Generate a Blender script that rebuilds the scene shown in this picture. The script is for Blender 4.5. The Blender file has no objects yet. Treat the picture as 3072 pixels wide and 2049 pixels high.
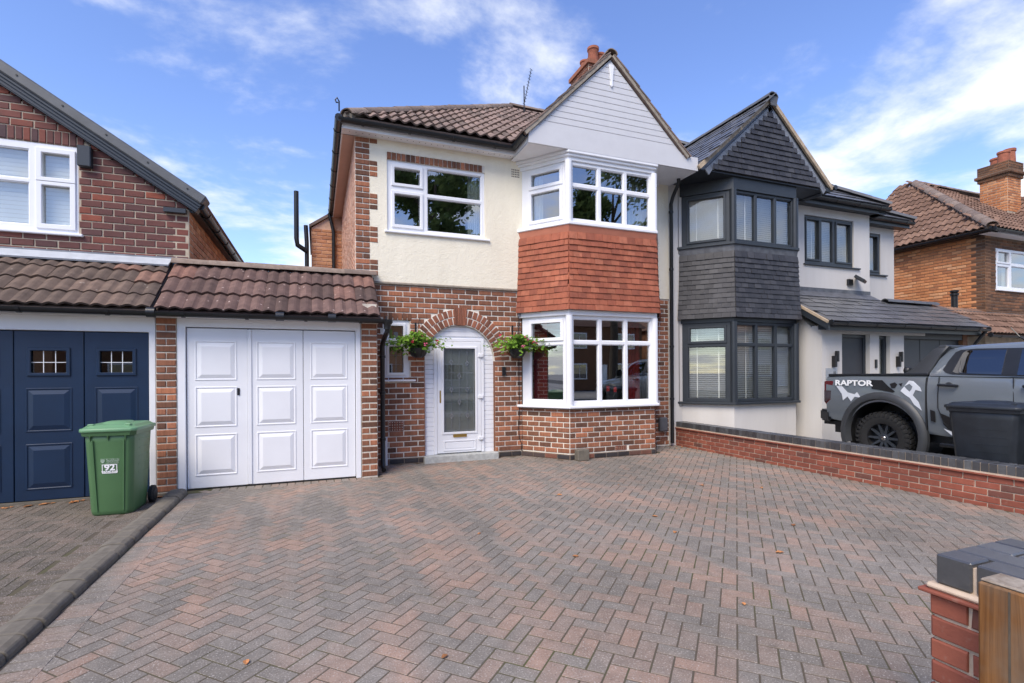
import bpy, bmesh, math, random
from mathutils import Vector, Matrix, Euler
random.seed(7)
S = bpy.context.scene
COL = S.collection
R = math.radians
# ---------------------------------------------------------------- camera
cd = bpy.data.cameras.new('camera'); cam = bpy.data.objects.new('camera', cd); COL.objects.link(cam)
cd.sensor_width = 36; cd.lens = 17.80; cd.shift_y = 0.0302; cd.clip_end = 2000; cd.clip_start = .05
cam.matrix_world = Matrix.Translation((0, 0, 1.5)) @ Matrix.Rotation(-0.36818, 4, 'Z') @ Matrix.Rotation(R(90), 4, 'X') @ Matrix.Rotation(-0.00621, 4, 'Z')
S.camera = cam
# ---------------------------------------------------------------- world, sun, exposure
SUN_EL, SUN_AZ = 50, -134          # azimuth clockwise from +Y, where the sun stands
W = bpy.data.worlds.new('World'); S.world = W; W.use_nodes = True
wn = W.node_tree; wn.nodes.clear()
def wnode(t, **k):
    n = wn.nodes.new(t)
    for a, b in k.items(): setattr(n, a, b)
    return n
def wl(a, b): wn.links.new(a, b)
def wmath(op, a, b=None):
    n = wnode('ShaderNodeMath', operation=op)
    for i, v in enumerate((a, b)):
        if v is None: continue
        if isinstance(v, (int, float)): n.inputs[i].default_value = v
        else: wl(v, n.inputs[i])
    return n.outputs[0]
wo = wnode('ShaderNodeOutputWorld'); wb = wnode('ShaderNodeBackground'); wb.inputs[1].default_value = .12
wl(wb.outputs[0], wo.inputs[0])
sky = wnode('ShaderNodeTexSky', sky_type='NISHITA', sun_disc=False)
sky.sun_elevation = R(SUN_EL); sky.sun_rotation = R(SUN_AZ); sky.air_density = 1.0; sky.dust_density = .25; sky.ozone_density = 2.0
tc = wnode('ShaderNodeTexCoord'); sp = wnode('ShaderNodeSeparateXYZ'); wl(tc.outputs['Generated'], sp.inputs[0])
zc = wmath('ADD', wmath('MAXIMUM', sp.outputs[2], 0.0), .13)
cb = wnode('ShaderNodeCombineXYZ'); wl(wmath('DIVIDE', sp.outputs[0], zc), cb.inputs[0]); wl(wmath('DIVIDE', sp.outputs[1], zc), cb.inputs[1])
mp = wnode('ShaderNodeMapping'); wl(cb.outputs[0], mp.inputs[0]); mp.inputs['Location'].default_value = (-2.493, -0.351, -1.495); mp.inputs['Scale'].default_value = (1, 1.1, 1)
def wnoise(scale, det, rough, dist=0):
    n = wnode('ShaderNodeTexNoise'); n.inputs['Scale'].default_value = scale; n.inputs['Detail'].default_value = det
    n.inputs['Roughness'].default_value = rough; n.inputs['Distortion'].default_value = dist; wl(mp.outputs[0], n.inputs['Vector']); return n.outputs[0]
cl = wmath('ADD', wmath('MULTIPLY', wnoise(1.7, 10, .58, .15), .8), wmath('MULTIPLY', wnoise(.55, 2, .5), .34))
low = wmath('MULTIPLY', wmath('SUBTRACT', .62, wmath('MINIMUM', sp.outputs[2], .62)), .19)
cl = wmath('ADD', cl, low)
rp = wnode('ShaderNodeValToRGB'); wl(cl, rp.inputs[0]); rp.color_ramp.interpolation = 'EASE'
rp.color_ramp.elements[0].position = .565; rp.color_ramp.elements[1].position = .78
mx = wnode('ShaderNodeMix', data_type='RGBA'); wl(rp.outputs[0], mx.inputs[0])
hs = wnode('ShaderNodeHueSaturation'); wl(sky.outputs[0], hs.inputs['Color']); hs.inputs['Saturation'].default_value = 1.12; hs.inputs['Value'].default_value = 1.1; hs.inputs['Hue'].default_value = .515
wl(hs.outputs[0], mx.inputs[6])
cs = wnode('ShaderNodeMix', data_type='RGBA'); wl(wnoise(3.1, 5, .6), cs.inputs[0]); cs.inputs[6].default_value = (3.9, 4.1, 4.35, 1); cs.inputs[7].default_value = (5.5, 5.5, 5.5, 1); wl(cs.outputs[2], mx.inputs[7])
wl(mx.outputs[2], wb.inputs[0])
sd = bpy.data.lights.new('sun', 'SUN'); sun = bpy.data.objects.new('sun', sd); COL.objects.link(sun)
sd.energy = 2.0; sd.angle = R(34); sd.color = (1, .89, .74)
a = R(SUN_AZ); e = R(SUN_EL)
sv = Vector((math.sin(a)*math.cos(e), math.cos(a)*math.cos(e), math.sin(e)))
sun.rotation_euler = sv.to_track_quat('Z', 'Y').to_euler(); sun.location = (0, -6, 14)
vs = S.view_settings; vs.view_transform = 'Standard'; vs.look = 'None'; vs.gamma = 1; vs.use_curve_mapping = False; vs.exposure = 1.1

# ---------------------------------------------------------------- helpers
ORG = {}
def top_of(o):
    while o.parent: o = o.parent
    return o
def setp(o, label=None, cat=None, group=None, kind=None):
    for k, v in (('label', label), ('category', cat), ('group', group), ('kind', kind)):
        if v: o[k] = v
    return o
def thing(name, label, cat, loc, group=None):
    o = bpy.data.objects.new(name, None); COL.objects.link(o); o.location = loc; o.empty_display_size = .2
    ORG[o] = Vector(loc); return setp(o, label, cat, group)
def org(par): return ORG[top_of(par)] if par else Vector((0, 0, 0))
class Fr:
    """wall frame: u to the right seen from outside, n outward, z up"""
    def __init__(s, O, U):
        s.O = Vector(O); s.U = Vector((U[0], U[1], 0)).normalized(); s.N = Vector((s.U.y, -s.U.x, 0)); s.Z = Vector((0, 0, 1))
    def __call__(s, u, n, z): return s.O + s.U*u + s.N*n + s.Z*z
    def mat(s, u, n, z, su=1, sz=1, rot=0):
        p = s(u, n, z); m = Matrix.Identity(4)
        for i, (c, k) in enumerate(((s.U, su), (-s.N, 1), (s.Z, sz))):
            for r in range(3): m[r][i] = c[r]*k
        m.translation = p
        return m if not rot else m @ Matrix.Rotation(rot, 4, 'Y')
FRONT = Fr((0, 0, 0), (1, 0))
class MB:
    def __init__(s, T=None): s.v = []; s.f = []; s.T = T
    def raw(s, vs, fs):
        b = len(s.v); s.v += [(s.T(*p) if s.T else Vector(p)) for p in vs]; s.f += [tuple(b+i for i in f) for f in fs]; return s
    def box(s, a0, a1, b0, b1, c0, c1):
        return s.raw([(a, b, c) for c in (c0, c1) for b in (b0, b1) for a in (a0, a1)], [(0, 1, 3, 2), (4, 6, 7, 5), (0, 4, 5, 1), (2, 3, 7, 6), (0, 2, 6, 4), (1, 5, 7, 3)])
    def poly(s, pts, n0, n1):            # (u,z) outline extruded from n0 to n1
        k = len(pts); return s.raw([(u, n0, z) for u, z in pts]+[(u, n1, z) for u, z in pts], [tuple(range(k)), tuple(range(2*k-1, k-1, -1))]+[(i, (i+1) % k, k+(i+1) % k, k+i) for i in range(k)])
    def ext(s, pts, vec):                # 3-D outline extruded by a vector
        k = len(pts); vec = Vector(vec); P = [Vector(p) for p in pts]
        return s.raw(P+[p+vec for p in P], [tuple(range(k)), tuple(range(2*k-1, k-1, -1))]+[(i, (i+1) % k, k+(i+1) % k, k+i) for i in range(k)])
    def cells(s, u0, u1, z0, z1, holes, n0, n1, keep=None):   # slab with rectangular holes, clean outer faces only
        us = sorted({u0, u1} | {min(max(x, u0), u1) for h in holes for x in h[:2]}); zs = sorted({z0, z1} | {min(max(x, z0), z1) for h in holes for x in h[2:4]})
        def solid(i, j):
            if i < 0 or j < 0 or i >= len(us)-1 or j >= len(zs)-1: return False
            uc = (us[i]+us[i+1])/2; zc = (zs[j]+zs[j+1])/2
            return not any(h[0] < uc < h[1] and h[2] < zc < h[3] for h in holes)
        for i in range(len(us)-1):
            for j in range(len(zs)-1):
                if not solid(i, j): continue
                a, b, c, d = us[i], us[i+1], zs[j], zs[j+1]
                s.raw([(a, n1, c), (b, n1, c), (b, n1, d), (a, n1, d)], [(0, 1, 2, 3)])
                s.raw([(a, n0, c), (b, n0, c), (b, n0, d), (a, n0, d)], [(3, 2, 1, 0)])
                for (di, dj, p, q) in ((-1, 0, (a, c), (a, d)), (1, 0, (b, d), (b, c)), (0, -1, (b, c), (a, c)), (0, 1, (a, d), (b, d))):
                    if not solid(i+di, j+dj):
                        s.raw([(p[0], n0, p[1]), (q[0], n0, q[1]), (q[0], n1, q[1]), (p[0], n1, p[1])], [(0, 1, 2, 3)])
        return s
    def tube(s, pts, r, n=8):
        P = [Vector(p) for p in pts]; rs = r if isinstance(r, (list, tuple)) else [r]*len(P); vs = []; fs = []
        d0 = (P[1]-P[0]).normalized(); x = d0.orthogonal().normalized()
        for i, p in enumerate(P):
            d = ((P[min(i+1, len(P)-1)]-P[max(i-1, 0)])).normalized(); x = (x-d*x.dot(d)).normalized(); y = d.cross(x)
            vs += [p+(x*math.cos(t)+y*math.sin(t))*rs[i] for t in [2*math.pi*k/n for k in range(n)]]
        for i in range(len(P)-1):
            for k in range(n): fs.append((i*n+k, i*n+(k+1) % n, (i+1)*n+(k+1) % n, (i+1)*n+k))
        fs += [tuple(range(n-1, -1, -1)), tuple(range((len(P)-1)*n, len(P)*n))]
        return s.raw(vs, fs)
    def lathe(s, prof, c, ax=(0, 0, 1), n=20, caps=True):
        ax = Vector(ax).normalized(); x = ax.orthogonal().normalized(); y = ax.cross(x); c = Vector(c); vs = []; fs = []; m = len(prof)
        for r, h in prof: vs += [c+ax*h+(x*math.cos(t)+y*math.sin(t))*max(r, 1e-4) for t in [2*math.pi*k/n for k in range(n)]]
        for i in range(m-1):
            for k in range(n): fs.append((i*n+k, i*n+(k+1) % n, (i+1)*n+(k+1) % n, (i+1)*n+k))
        if caps: fs += [tuple(range(n-1, -1, -1)), tuple(range((m-1)*n, m*n))]
        return s.raw(vs, fs)
    def build(s, name, mat, par=None, smooth=False, bevel=0, loc=None, recalc=True, label=None, cat=None, group=None, kind=None):
        o0 = org(par) if par else Vector(loc or (0, 0, 0))
        me = bpy.data.meshes.new(name); me.from_pydata([tuple(p-o0) for p in s.v], [], s.f)
        if recalc or bevel:
            bm = bmesh.new(); bm.from_mesh(me)
            if bevel:
                bmesh.ops.remove_doubles(bm, verts=bm.verts, dist=1e-5)
                bmesh.ops.recalc_face_normals(bm, faces=bm.faces)
                es = [e for e in bm.edges if e.is_manifold and e.calc_face_angle(0) > .5]
                bmesh.ops.bevel(bm, geom=es, offset=bevel, segments=2 if bevel > .02 else 1, affect='EDGES', clamp_overlap=True)
            bmesh.ops.recalc_face_normals(bm, faces=bm.faces); bm.to_mesh(me); bm.free()
        if smooth:
            for p in me.polygons: p.use_smooth = True
            try: me.set_sharp_from_angle(angle=R(40))
            except Exception: pass
        me.materials.append(mat if not isinstance(mat, str) else M[mat])
        o = bpy.data.objects.new(name, me); COL.objects.link(o)
        if par: o.parent = par
        else: o.location = o0; ORG[o] = o0
        return setp(o, label, cat, group, kind)
# pieces: many alike objects sharing mesh data
UM = {}; UMESH = {}; BUD = {}
def unit(key, vs, fs): UM[key] = ([Vector(v) for v in vs], fs)
def emit(name, par, lst, mat, limit=300, stuffname=None):
    """lst of (key, world matrix): the ones that show largest become objects, the rest one joined part"""
    t = top_of(par); o0 = ORG[t]; bk = (t, name); used = BUD.get(bk, 0); room = max(0, limit-used)
    def sz(it):
        d = (it[1].translation-Vector((0, 0, 1.5))).length; return -(it[1].to_scale().x)/max(d, .3)**2
    lst = sorted(lst, key=sz); ind, rest = lst[:room], lst[room:]; BUD[bk] = used+len(ind)
    ti = Matrix.Translation(-o0)
    for key, m in ind:
        mk = (key, mat)
        if mk not in UMESH:
            me = bpy.data.meshes.new(name); me.from_pydata([tuple(v) for v in UM[key][0]], [], UM[key][1]); me.materials.append(M[mat]); UMESH[mk] = me
        o = bpy.data.objects.new(name, UMESH[mk]); COL.objects.link(o); o.parent = par; o.matrix_basis = ti @ m
    if rest:
        vs = []; fs = []
        for key, m in rest:
            b = len(vs); vs += [tuple(m @ v - o0) for v in UM[key][0]]; fs += [tuple(b+i for i in f) for f in UM[key][1]]
        me = bpy.data.meshes.new(name); me.from_pydata(vs, [], fs); me.materials.append(M[mat])
        o = bpy.data.objects.new(stuffname or name, me); COL.objects.link(o); o.parent = par; o['kind'] = 'stuff'
rnd = random.uniform
def jit(a): return rnd(-a, a)
def unit_block(key, L, H, n_out, n_in, bev, jt=0, front='n'):
    """box with chamfered outer face; x = length, y inward, z height (centred)"""
    a, c = L/2, H/2; y0 = -n_out; y1 = n_in
    def j(): return jit(jt)
    vs = [(-a+j(), y0+bev, -c+j()), (a+j(), y0+bev, -c+j()), (a+j(), y0+bev, c+j()), (-a+j(), y0+bev, c+j()),
          (-a+bev, y0+j()*.3, -c+bev), (a-bev, y0+j()*.3, -c+bev), (a-bev, y0+j()*.3, c-bev), (-a+bev, y0+j()*.3, c-bev),
          (-a, y1, -c), (a, y1, -c), (a, y1, c), (-a, y1, c)]
    unit(key, vs, [(4, 5, 6, 7), (0, 1, 5, 4), (1, 2, 6, 5), (2, 3, 7, 6), (3, 0, 4, 7), (8, 9, 1, 0), (9, 10, 2, 1), (10, 11, 3, 2), (11, 8, 0, 3)])
NV = 5
def brick_units(key, L, H, out=.005, inn=.03, bev=.006, jt=.0025):
    for i in range(NV): unit_block((key, i), L, H, out, inn, bev, jt)
def brick_list(T, key, u0, u1, z0, z1, ch, bl, j, L, holes=(), clip=None, n=0, off=0, halfclip=.035, jog=.004, start=None):
    """stretcher bond between u0..u1 / z0..z1; holes (ua,ub,za,zb) or functions z->(ua,ub)"""
    out = []; r = 0; z = z0
    while z < z1-.02:
        h = min(ch, z1-z); zm = z+h/2
        iv = [(u0, u1)] if not clip else [clip(zm)]
        for hl in holes:
            if callable(hl):
                x = hl(zm)
                if not x: continue
                ha, hb = x
            else:
                if not (hl[2] < zm < hl[3]): continue
                ha, hb = hl[:2]
            nv = []
            for a, b in iv:
                if hb <= a or ha >= b: nv.append((a, b)); continue
                if ha > a: nv.append((a, ha))
                if hb < b: nv.append((hb, b))
            iv = nv
        s0 = (u0 if start is None else start)-bl + off + (bl/2 if r % 2 else 0)
        for a, b in iv:
            k = math.floor((a-s0)/bl)
            while True:
                x0 = s0+k*bl; x1 = x0+bl-j; k += 1
                if x0 >= b: break
                c0, c1 = max(x0, a+j*.5), min(x1, b-j*.5)
                if c1-c0 < halfclip: continue
                out.append(((key, random.randrange(NV)), T.mat((c0+c1)/2, n+jit(jog*.4), z+h/2+jit(.0012), (c1-c0)/L, (h/ch), jit(.004))))
        z += ch; r += 1
    return out
# ---------------------------------------------------------------- materials
M = {}
class G:
    def __init__(s, name):
        s.m = bpy.data.materials.new(name); s.m.use_nodes = True; s.t = s.m.node_tree; s.t.nodes.clear(); M[name] = s.m
        s.o = s.t.nodes.new('ShaderNodeOutputMaterial'); s._pos = None
    def n(s, t, **k):
        x = s.t.nodes.new(t)
        for a, b in k.items(): setattr(x, a, b)
        return x
    def l(s, a, b): s.t.links.new(a, b)
    def set(s, inp, v):
        if isinstance(v, bpy.types.NodeSocket): s.l(v, inp)
        elif isinstance(v, (tuple, list)) and len(v) == 3 and inp.type == 'RGBA': inp.default_value = (*v, 1)
        else: inp.default_value = v
    def math(s, op, a, b=0, clamp=False):
        x = s.n('ShaderNodeMath', operation=op, use_clamp=clamp); s.set(x.inputs[0], a); s.set(x.inputs[1], b); return x.outputs[0]
    def pos(s):
        if not s._pos: s._pos = s.n('ShaderNodeNewGeometry')
        return s._pos.outputs['Position']
    def mapping(s, scale=(1, 1, 1), rot=(0, 0, 0), src=None):
        x = s.n('ShaderNodeMapping'); s.l(src or s.pos(), x.inputs[0]); x.inputs['Scale'].default_value = scale; x.inputs['Rotation'].default_value = rot; return x.outputs[0]
    def noise(s, scale, det=3, rough=.55, vec=None, dist=0):
        x = s.n('ShaderNodeTexNoise'); s.l(vec or s.pos(), x.inputs['Vector']); x.inputs['Scale'].default_value = scale; x.inputs['Detail'].default_value = det
        x.inputs['Roughness'].default_value = rough; x.inputs['Distortion'].default_value = dist; return x.outputs[0]
    def rand(s):
        s.pos(); oi = s.n('ShaderNodeObjectInfo'); return s.math('FRACT', s.math('ADD', oi.outputs['Random'], s._pos.outputs['Random Per Island']))
    def ramp(s, fac, stops, interp='LINEAR'):
        x = s.n('ShaderNodeValToRGB'); s.l(fac, x.inputs[0]); cr = x.color_ramp; cr.interpolation = interp
        while len(cr.elements) < len(stops): cr.elements.new(.5)
        for e, (p, c) in zip(cr.elements, stops): e.position = p; e.color = (*c, 1) if len(c) == 3 else c
        return x.outputs[0]
    def mix(s, f, a, b, mode='MIX'):
        x = s.n('ShaderNodeMix', data_type='RGBA', blend_type=mode); s.set(x.inputs[0], f); s.set(x.inputs[6], a); s.set(x.inputs[7], b); return x.outputs[2]
    def bump(s, h, st=.3, d=.01):
        x = s.n('ShaderNodeBump'); s.l(h, x.inputs['Height']); x.inputs['Strength'].default_value = st; x.inputs['Distance'].default_value = d; return x.outputs[0]
    def bsdf(s, col, rough=.6, metal=0, normal=None, spec=.5, coat=0, **k):
        p = s.n('ShaderNodeBsdfPrincipled'); s.set(p.inputs['Base Color'], col); s.set(p.inputs['Roughness'], rough); s.set(p.inputs['Metallic'], metal)
        s.set(p.inputs['Specular IOR Level'], spec); s.set(p.inputs['Coat Weight'], coat); p.inputs['Coat Roughness'].default_value = .06
        if normal: s.l(normal, p.inputs['Normal'])
        for a, b in k.items(): s.set(p.inputs[a.replace('_', ' ')], b)
        s.l(p.outputs[0], s.o.inputs[0]); return p
def plain(name, col, rough=.5, metal=0, var=.12, scale=6, bump=0, bscale=60, spec=.5, coat=0, rv=0):
    g = G(name); f = g.noise(scale, 4)
    c = g.mix(1, col, g.ramp(f, [(.25, (1-var,)*3), (.75, (1+var,)*3)]), 'MULTIPLY')
    if rv: c = g.mix(1, c, g.ramp(g.rand(), [(0, (1-rv,)*3), (1, (1+rv,)*3)]), 'MULTIPLY')
    nm = g.bump(g.noise(bscale, 4), bump, .004) if bump else None
    g.bsdf(c, rough, metal, nm, spec, coat); return g.m
def bricky(name, stops, dirt=.25, streak=(60, 60, 4), rough=.85, grime=None, bs=.5, spec=.3):
    g = G(name); c = g.ramp(g.rand(), stops)
    st = g.noise(1, 3, .6, g.mapping(streak)); c = g.mix(1, c, g.ramp(st, [(.25, (1-dirt,)*3), (.8, (1+dirt,)*3)]), 'MULTIPLY')
    big = g.noise(.9, 3); c = g.mix(1, c, g.ramp(big, [(.3, (.86, .86, .86)), (.7, (1.12, 1.1, 1.08))]), 'MULTIPLY')
    sp = g.noise(28, 2); c = g.mix(g.ramp(sp, [(.62, (0, 0, 0)), (.72, (.35,)*3)]), c, grime or (.10, .07, .055))
    g.bsdf(c, rough, 0, g.bump(g.noise(90, 4, .6), bs, .003), spec); return g.m
bricky('brick_main', [(0, (.12, .062, .042)), (.2, (.19, .086, .053)), (.5, (.25, .108, .063)), (.8, (.33, .14, .08)), (1, (.43, .17, .09))], .3)
bricky('brick_arch', [(0, (.17, .075, .05)), (.5, (.25, .10, .062)), (1, (.34, .135, .08))], .3)
bricky('brick_plum', [(0, (.075, .045, .05)), (.25, (.12, .05, .045)), (.6, (.15, .058, .05)), (.88, (.19, .062, .045)), (1, (.27, .075, .045))], .16, (8, 8, 20), .7)
bricky('brick_buff', [(0, (.36, .16, .085)), (.5, (.48, .23, .12)), (1, (.58, .33, .19))], .25, (10, 10, 20), grime=(.3, .15, .09))
bricky('brick_peach', [(0, (.60, .33, .22)), (.5, (.68, .41, .29)), (1, (.74, .48, .35))], .12, (10, 10, 20), grime=(.55, .32, .22))
bricky('brick_orange', [(0, (.40, .16, .075)), (.3, (.55, .22, .09)), (.7, (.64, .275, .115)), (1, (.70, .37, .19))], .18, (10, 10, 20), grime=(.36, .15, .08))
bricky('brick_brown', [(0, (.10, .055, .035)), (.5, (.155, .08, .045)), (1, (.22, .105, .055))], .2, (10, 10, 20))
bricky('brick_red', [(0, (.15, .068, .053)), (.2, (.225, .075, .05)), (.7, (.28, .086, .055)), (1, (.335, .108, .066))], .14, (10, 10, 14), .75, (.34, .20, .15))
bricky('brick_blue', [(0, (.045, .046, .05)), (.5, (.062, .064, .068)), (1, (.10, .105, .11))], .18, (20, 20, 20), .30, (.14, .13, .12), .25, .9)
bricky('brick_plinth', [(0, (.03, .028, .03)), (.6, (.055, .05, .052)), (.8, (.10, .065, .055)), (1, (.22, .09, .06))], .2, (20, 20, 20), .6)
bricky('tile_red', [(0, (.255, .082, .05)), (.25, (.31, .095, .055)), (.8, (.36, .115, .064)), (1, (.41, .145, .085))], .2, (14, 14, 5), .75, (.2, .08, .06), .25)
bricky('tile_slate', [(0, (.036, .036, .041)), (.6, (.050, .050, .056)), (1, (.068, .068, .074))], .12, (10, 10, 6), .5, (.10, .10, .11), .2)
bricky('tile_flat', [(0, (.10, .103, .11)), (1, (.14, .143, .15))], .12, (10, 10, 6), .3, (.13, .13, .14), .2)
bricky('ridge_brown', [(0, (.17, .13, .11)), (1, (.27, .21, .17))], .25, (12, 12, 12), .9, (.35, .33, .28))
bricky('ridge_grey', [(0, (.10, .105, .115)), (1, (.13, .135, .145))], .1, (10, 10, 10), .5)
bricky('pot', [(0, (.30, .10, .06)), (1, (.38, .14, .085))], .25, (9, 9, 9), .8, (.16, .09, .07))
def lichen_tile(name, stops, spots, thr):
    g = G(name); c = g.ramp(g.rand(), stops); n1 = g.noise(9, 4); c = g.mix(1, c, g.ramp(n1, [(.25, (.7,)*3), (.8, (1.3, 1.28, 1.22))]), 'MULTIPLY')
    v = g.n('ShaderNodeTexVoronoi'); g.l(g.mapping((1, 1, 1)), v.inputs['Vector']); v.inputs['Scale'].default_value = 9
    d = g.math('ADD', v.outputs['Distance'], g.math('MULTIPLY', g.noise(38, 4), .26)); sel = g.math('GREATER_THAN', g.noise(2.6, 2), thr)
    m = g.math('MULTIPLY', g.ramp(d, [(.2, (1,)*3), (.27, (0,)*3)]), sel)
    c = g.mix(g.math('MULTIPLY', m, .8), c, spots)
    m2 = g.ramp(g.noise(24, 3), [(.66, (0,)*3), (.74, (.6,)*3)]); c = g.mix(m2, c, (.05, .05, .042))
    g.bsdf(c, .92, 0, g.bump(g.noise(70, 4), .4, .004), .2)
lichen_tile('tile_brown', [(0, (.15, .115, .10)), (.5, (.20, .15, .13)), (1, (.26, .19, .165))], (.52, .48, .44), .47)
lichen_tile('tile_garage', [(0, (.095, .065, .058)), (.5, (.14, .09, .08)), (.9, (.18, .115, .10)), (1, (.22, .12, .095))], (.52, .40, .35), .40)
lichen_tile('tile_garage_left', [(0, (.12, .09, .075)), (.5, (.15, .11, .09)), (.92, (.185, .13, .105)), (1, (.30, .15, .11))], (.36, .31, .26), .56)
lichen_tile('tile_orange_roof', [(0, (.14, .085, .062)), (.5, (.18, .11, .082)), (1, (.24, .15, .11))], (.45, .41, .36), .5)
def mortar(name, col):
    g = G(name); c = g.mix(1, col, g.ramp(g.noise(7, 5), [(.25, (.72,)*3), (.75, (1.15,)*3)]), 'MULTIPLY'); g.bsdf(c, .95, 0, g.bump(g.noise(150, 3), .5, .003), .1)
mortar('mortar', (.80, .745, .65)); mortar('mortar_buff', (.52, .44, .34)); mortar('mortar_tan', (.58, .46, .35)); mortar('mortar_dark', (.22, .17, .13)); mortar('mortar_orange', (.30, .18, .11)); mortar('mortar_peach', (.62, .40, .29))
mortar('mortar_garage', (.66, .60, .51))
def render_coat(name, col, bs, bd, sc=45):
    g = G(name); st = g.noise(1, 4, .6, g.mapping((2.2, 2.2, .35))); c = g.mix(1, col, g.ramp(st, [(.25, (.90, .89, .87)), (.7, (1.03, 1.03, 1.02))]), 'MULTIPLY')
    h = g.math('ADD', g.noise(sc, 5, .6), g.math('MULTIPLY', g.noise(sc*.3, 3), .8)); g.bsdf(c, .9, 0, g.bump(h, bs, bd), .2)
render_coat('stucco', (.87, .815, .67), .5, .014); render_coat('white_render', (.62, .60, .578), .25, .006, 60)
plain('upvc', (.82, .83, .86), .28, var=.02); plain('upvc_door', (.81, .82, .845), .36, var=.045, scale=1.7, bump=.05, bscale=90); plain('soffit_white', (.80, .80, .82), .4, var=.04)
plain('white_paint', (.78, .78, .79), .45, var=.06, scale=3); plain('clad_grey', (.62, .62, .635), .38, var=.03)
plain('anthracite', (.026, .032, .040), .42, var=.12); plain('black_plastic', (.012, .0135, .016), .36, var=.2); plain('black_metal', (.010, .010, .011), .45, var=.2)
plain('navy', (.006, .022, .058), .38, var=.12, scale=4, bump=.03, bscale=200); plain('lead', (.20, .215, .24), .55, var=.35, scale=5, metal=.2, bump=.1, bscale=20); plain('lead_dark', (.10, .105, .118), .5, var=.4, scale=9)
plain('flash_white', (.46, .49, .52), .5, var=.15, scale=5); plain('terracotta_paint', (.52, .185, .11), .6, var=.12); plain('concrete', (.15, .132, .104), .9, var=.25, scale=14, bump=.4, bscale=90)
plain('stone_sill', (.43, .44, .42), .85, var=.22, scale=18, bump=.3, bscale=80); plain('gold', (.62, .42, .13), .3, metal=1, var=.1); plain('chrome', (.62, .63, .65), .22, metal=1, var=.05)
plain('bin_green', (.075, .165, .068), .42, var=.10, scale=3, bump=.05, bscale=120); plain('bin_lid_green', (.145, .30, .155), .4, var=.08, scale=4); plain('bin_black', (.017, .021, .027), .42, var=.25, scale=7, bump=.06, bscale=140)
plain('rubber', (.012, .012, .012), .8, var=.3, scale=30, bump=.3); plain('tar_grey', (.10, .105, .11), .5, var=.2); plain('red_curtain', (.30, .012, .02), .85, var=.2); plain('net_curtain', (.55, .55, .54), .9, var=.1)
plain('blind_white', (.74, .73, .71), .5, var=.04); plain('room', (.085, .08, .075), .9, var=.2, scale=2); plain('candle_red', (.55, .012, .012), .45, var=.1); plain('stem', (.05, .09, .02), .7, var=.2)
plain('flower_red', (.62, .02, .05), .6, var=.2, rv=.3); plain('flower_pink', (.62, .10, .22), .6, var=.2, rv=.3); plain('timber_trim', (.42, .33, .23), .8, var=.3, scale=12); plain('asphalt', (.05, .05, .052), .9, var=.2, scale=30, bump=.4)
plain('slab_grey', (.27, .265, .25), .9, var=.2, scale=5, bump=.3); plain('sign_steel', (.45, .46, .48), .4, metal=.6, var=.05); plain('decal_white', (.62, .65, .69), .35, var=.03); plain('decal_black', (.008, .008, .009), .3, var=.1)
plain('letter_white', (.85, .86, .86), .4, var=.02); plain('letter_dim', (.42, .52, .43), .5, var=.02); plain('tail_red', (.10, .006, .008), .12, var=.1, coat=1); plain('tail_smoke', (.05, .035, .038), .12, var=.1, coat=1)
plain('dark_door', (.035, .037, .043), .5, var=.1); plain('plastic_grey', (.10, .105, .115), .5, var=.1); plain('bark', (.09, .07, .05), .95, var=.4, scale=12, bump=.5, bscale=30); plain('dry_leaf', (.40, .17, .06), .8, var=.3, scale=40, rv=.45)
plain('verge_mortar', (.30, .26, .21), .95, var=.3, scale=15, bump=.4); plain('moss', (.10, .12, .03), 1, var=.4, scale=20)
def leafmat(name, c0, c1, trans=.3):
    g = G(name); c = g.ramp(g.rand(), [(0, c0), (1, c1)]); c = g.mix(1, c, g.ramp(g.noise(1.5, 2), [(.3, (.75,)*3), (.7, (1.25,)*3)]), 'MULTIPLY')
    d = g.n('ShaderNodeBsdfDiffuse'); g.l(c, d.inputs[0]); t = g.n('ShaderNodeBsdfTranslucent'); g.l(c, t.inputs[0]); m = g.n('ShaderNodeMixShader'); m.inputs[0].default_value = trans
    g.l(d.outputs[0], m.inputs[1]); g.l(t.outputs[0], m.inputs[2]); g.l(m.outputs[0], g.o.inputs[0])
leafmat('leaf_geranium', (.09, .20, .03), (.24, .40, .06)); leafmat('leaf_tree', (.075, .12, .045), (.15, .21, .08), .45)
def glass(name, base=.14, tint=(.86, .90, .89), ior=1.5, rough=0.0):
    g = G(name); fr = g.n('ShaderNodeFresnel'); fr.inputs[0].default_value = ior; g.pos(); f = g.math('MULTIPLY', g.math('ADD', fr.outputs[0], base, True), g.math('SUBTRACT', 1.0, g._pos.outputs['Backfacing']))
    t = g.n('ShaderNodeBsdfTransparent'); t.inputs[0].default_value = (*tint, 1); s = g.n('ShaderNodeBsdfGlossy'); s.inputs['Roughness'].default_value = rough; s.inputs[0].default_value = (.97, .98, 1, 1)
    m = g.n('ShaderNodeMixShader'); g.l(f, m.inputs[0]); g.l(t.outputs[0], m.inputs[1]); g.l(s.outputs[0], m.inputs[2]); g.l(m.outputs[0], g.o.inputs[0])
glass('glass', .27); glass('glass_door', .10, (.6, .62, .6)); glass('glass_tint', .10, (.05, .06, .06)); glass('glass_blind', .12, (.93, .95, .94))
def car_paint():
    g = G('car_paint'); fl = g.noise(900, 1); c = g.mix(1, (.17, .197, .22), g.ramp(fl, [(.3, (.9,)*3), (.7, (1.1,)*3)]), 'MULTIPLY'); g.bsdf(c, .32, .3, None, .5, 1.0)
car_paint()
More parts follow.
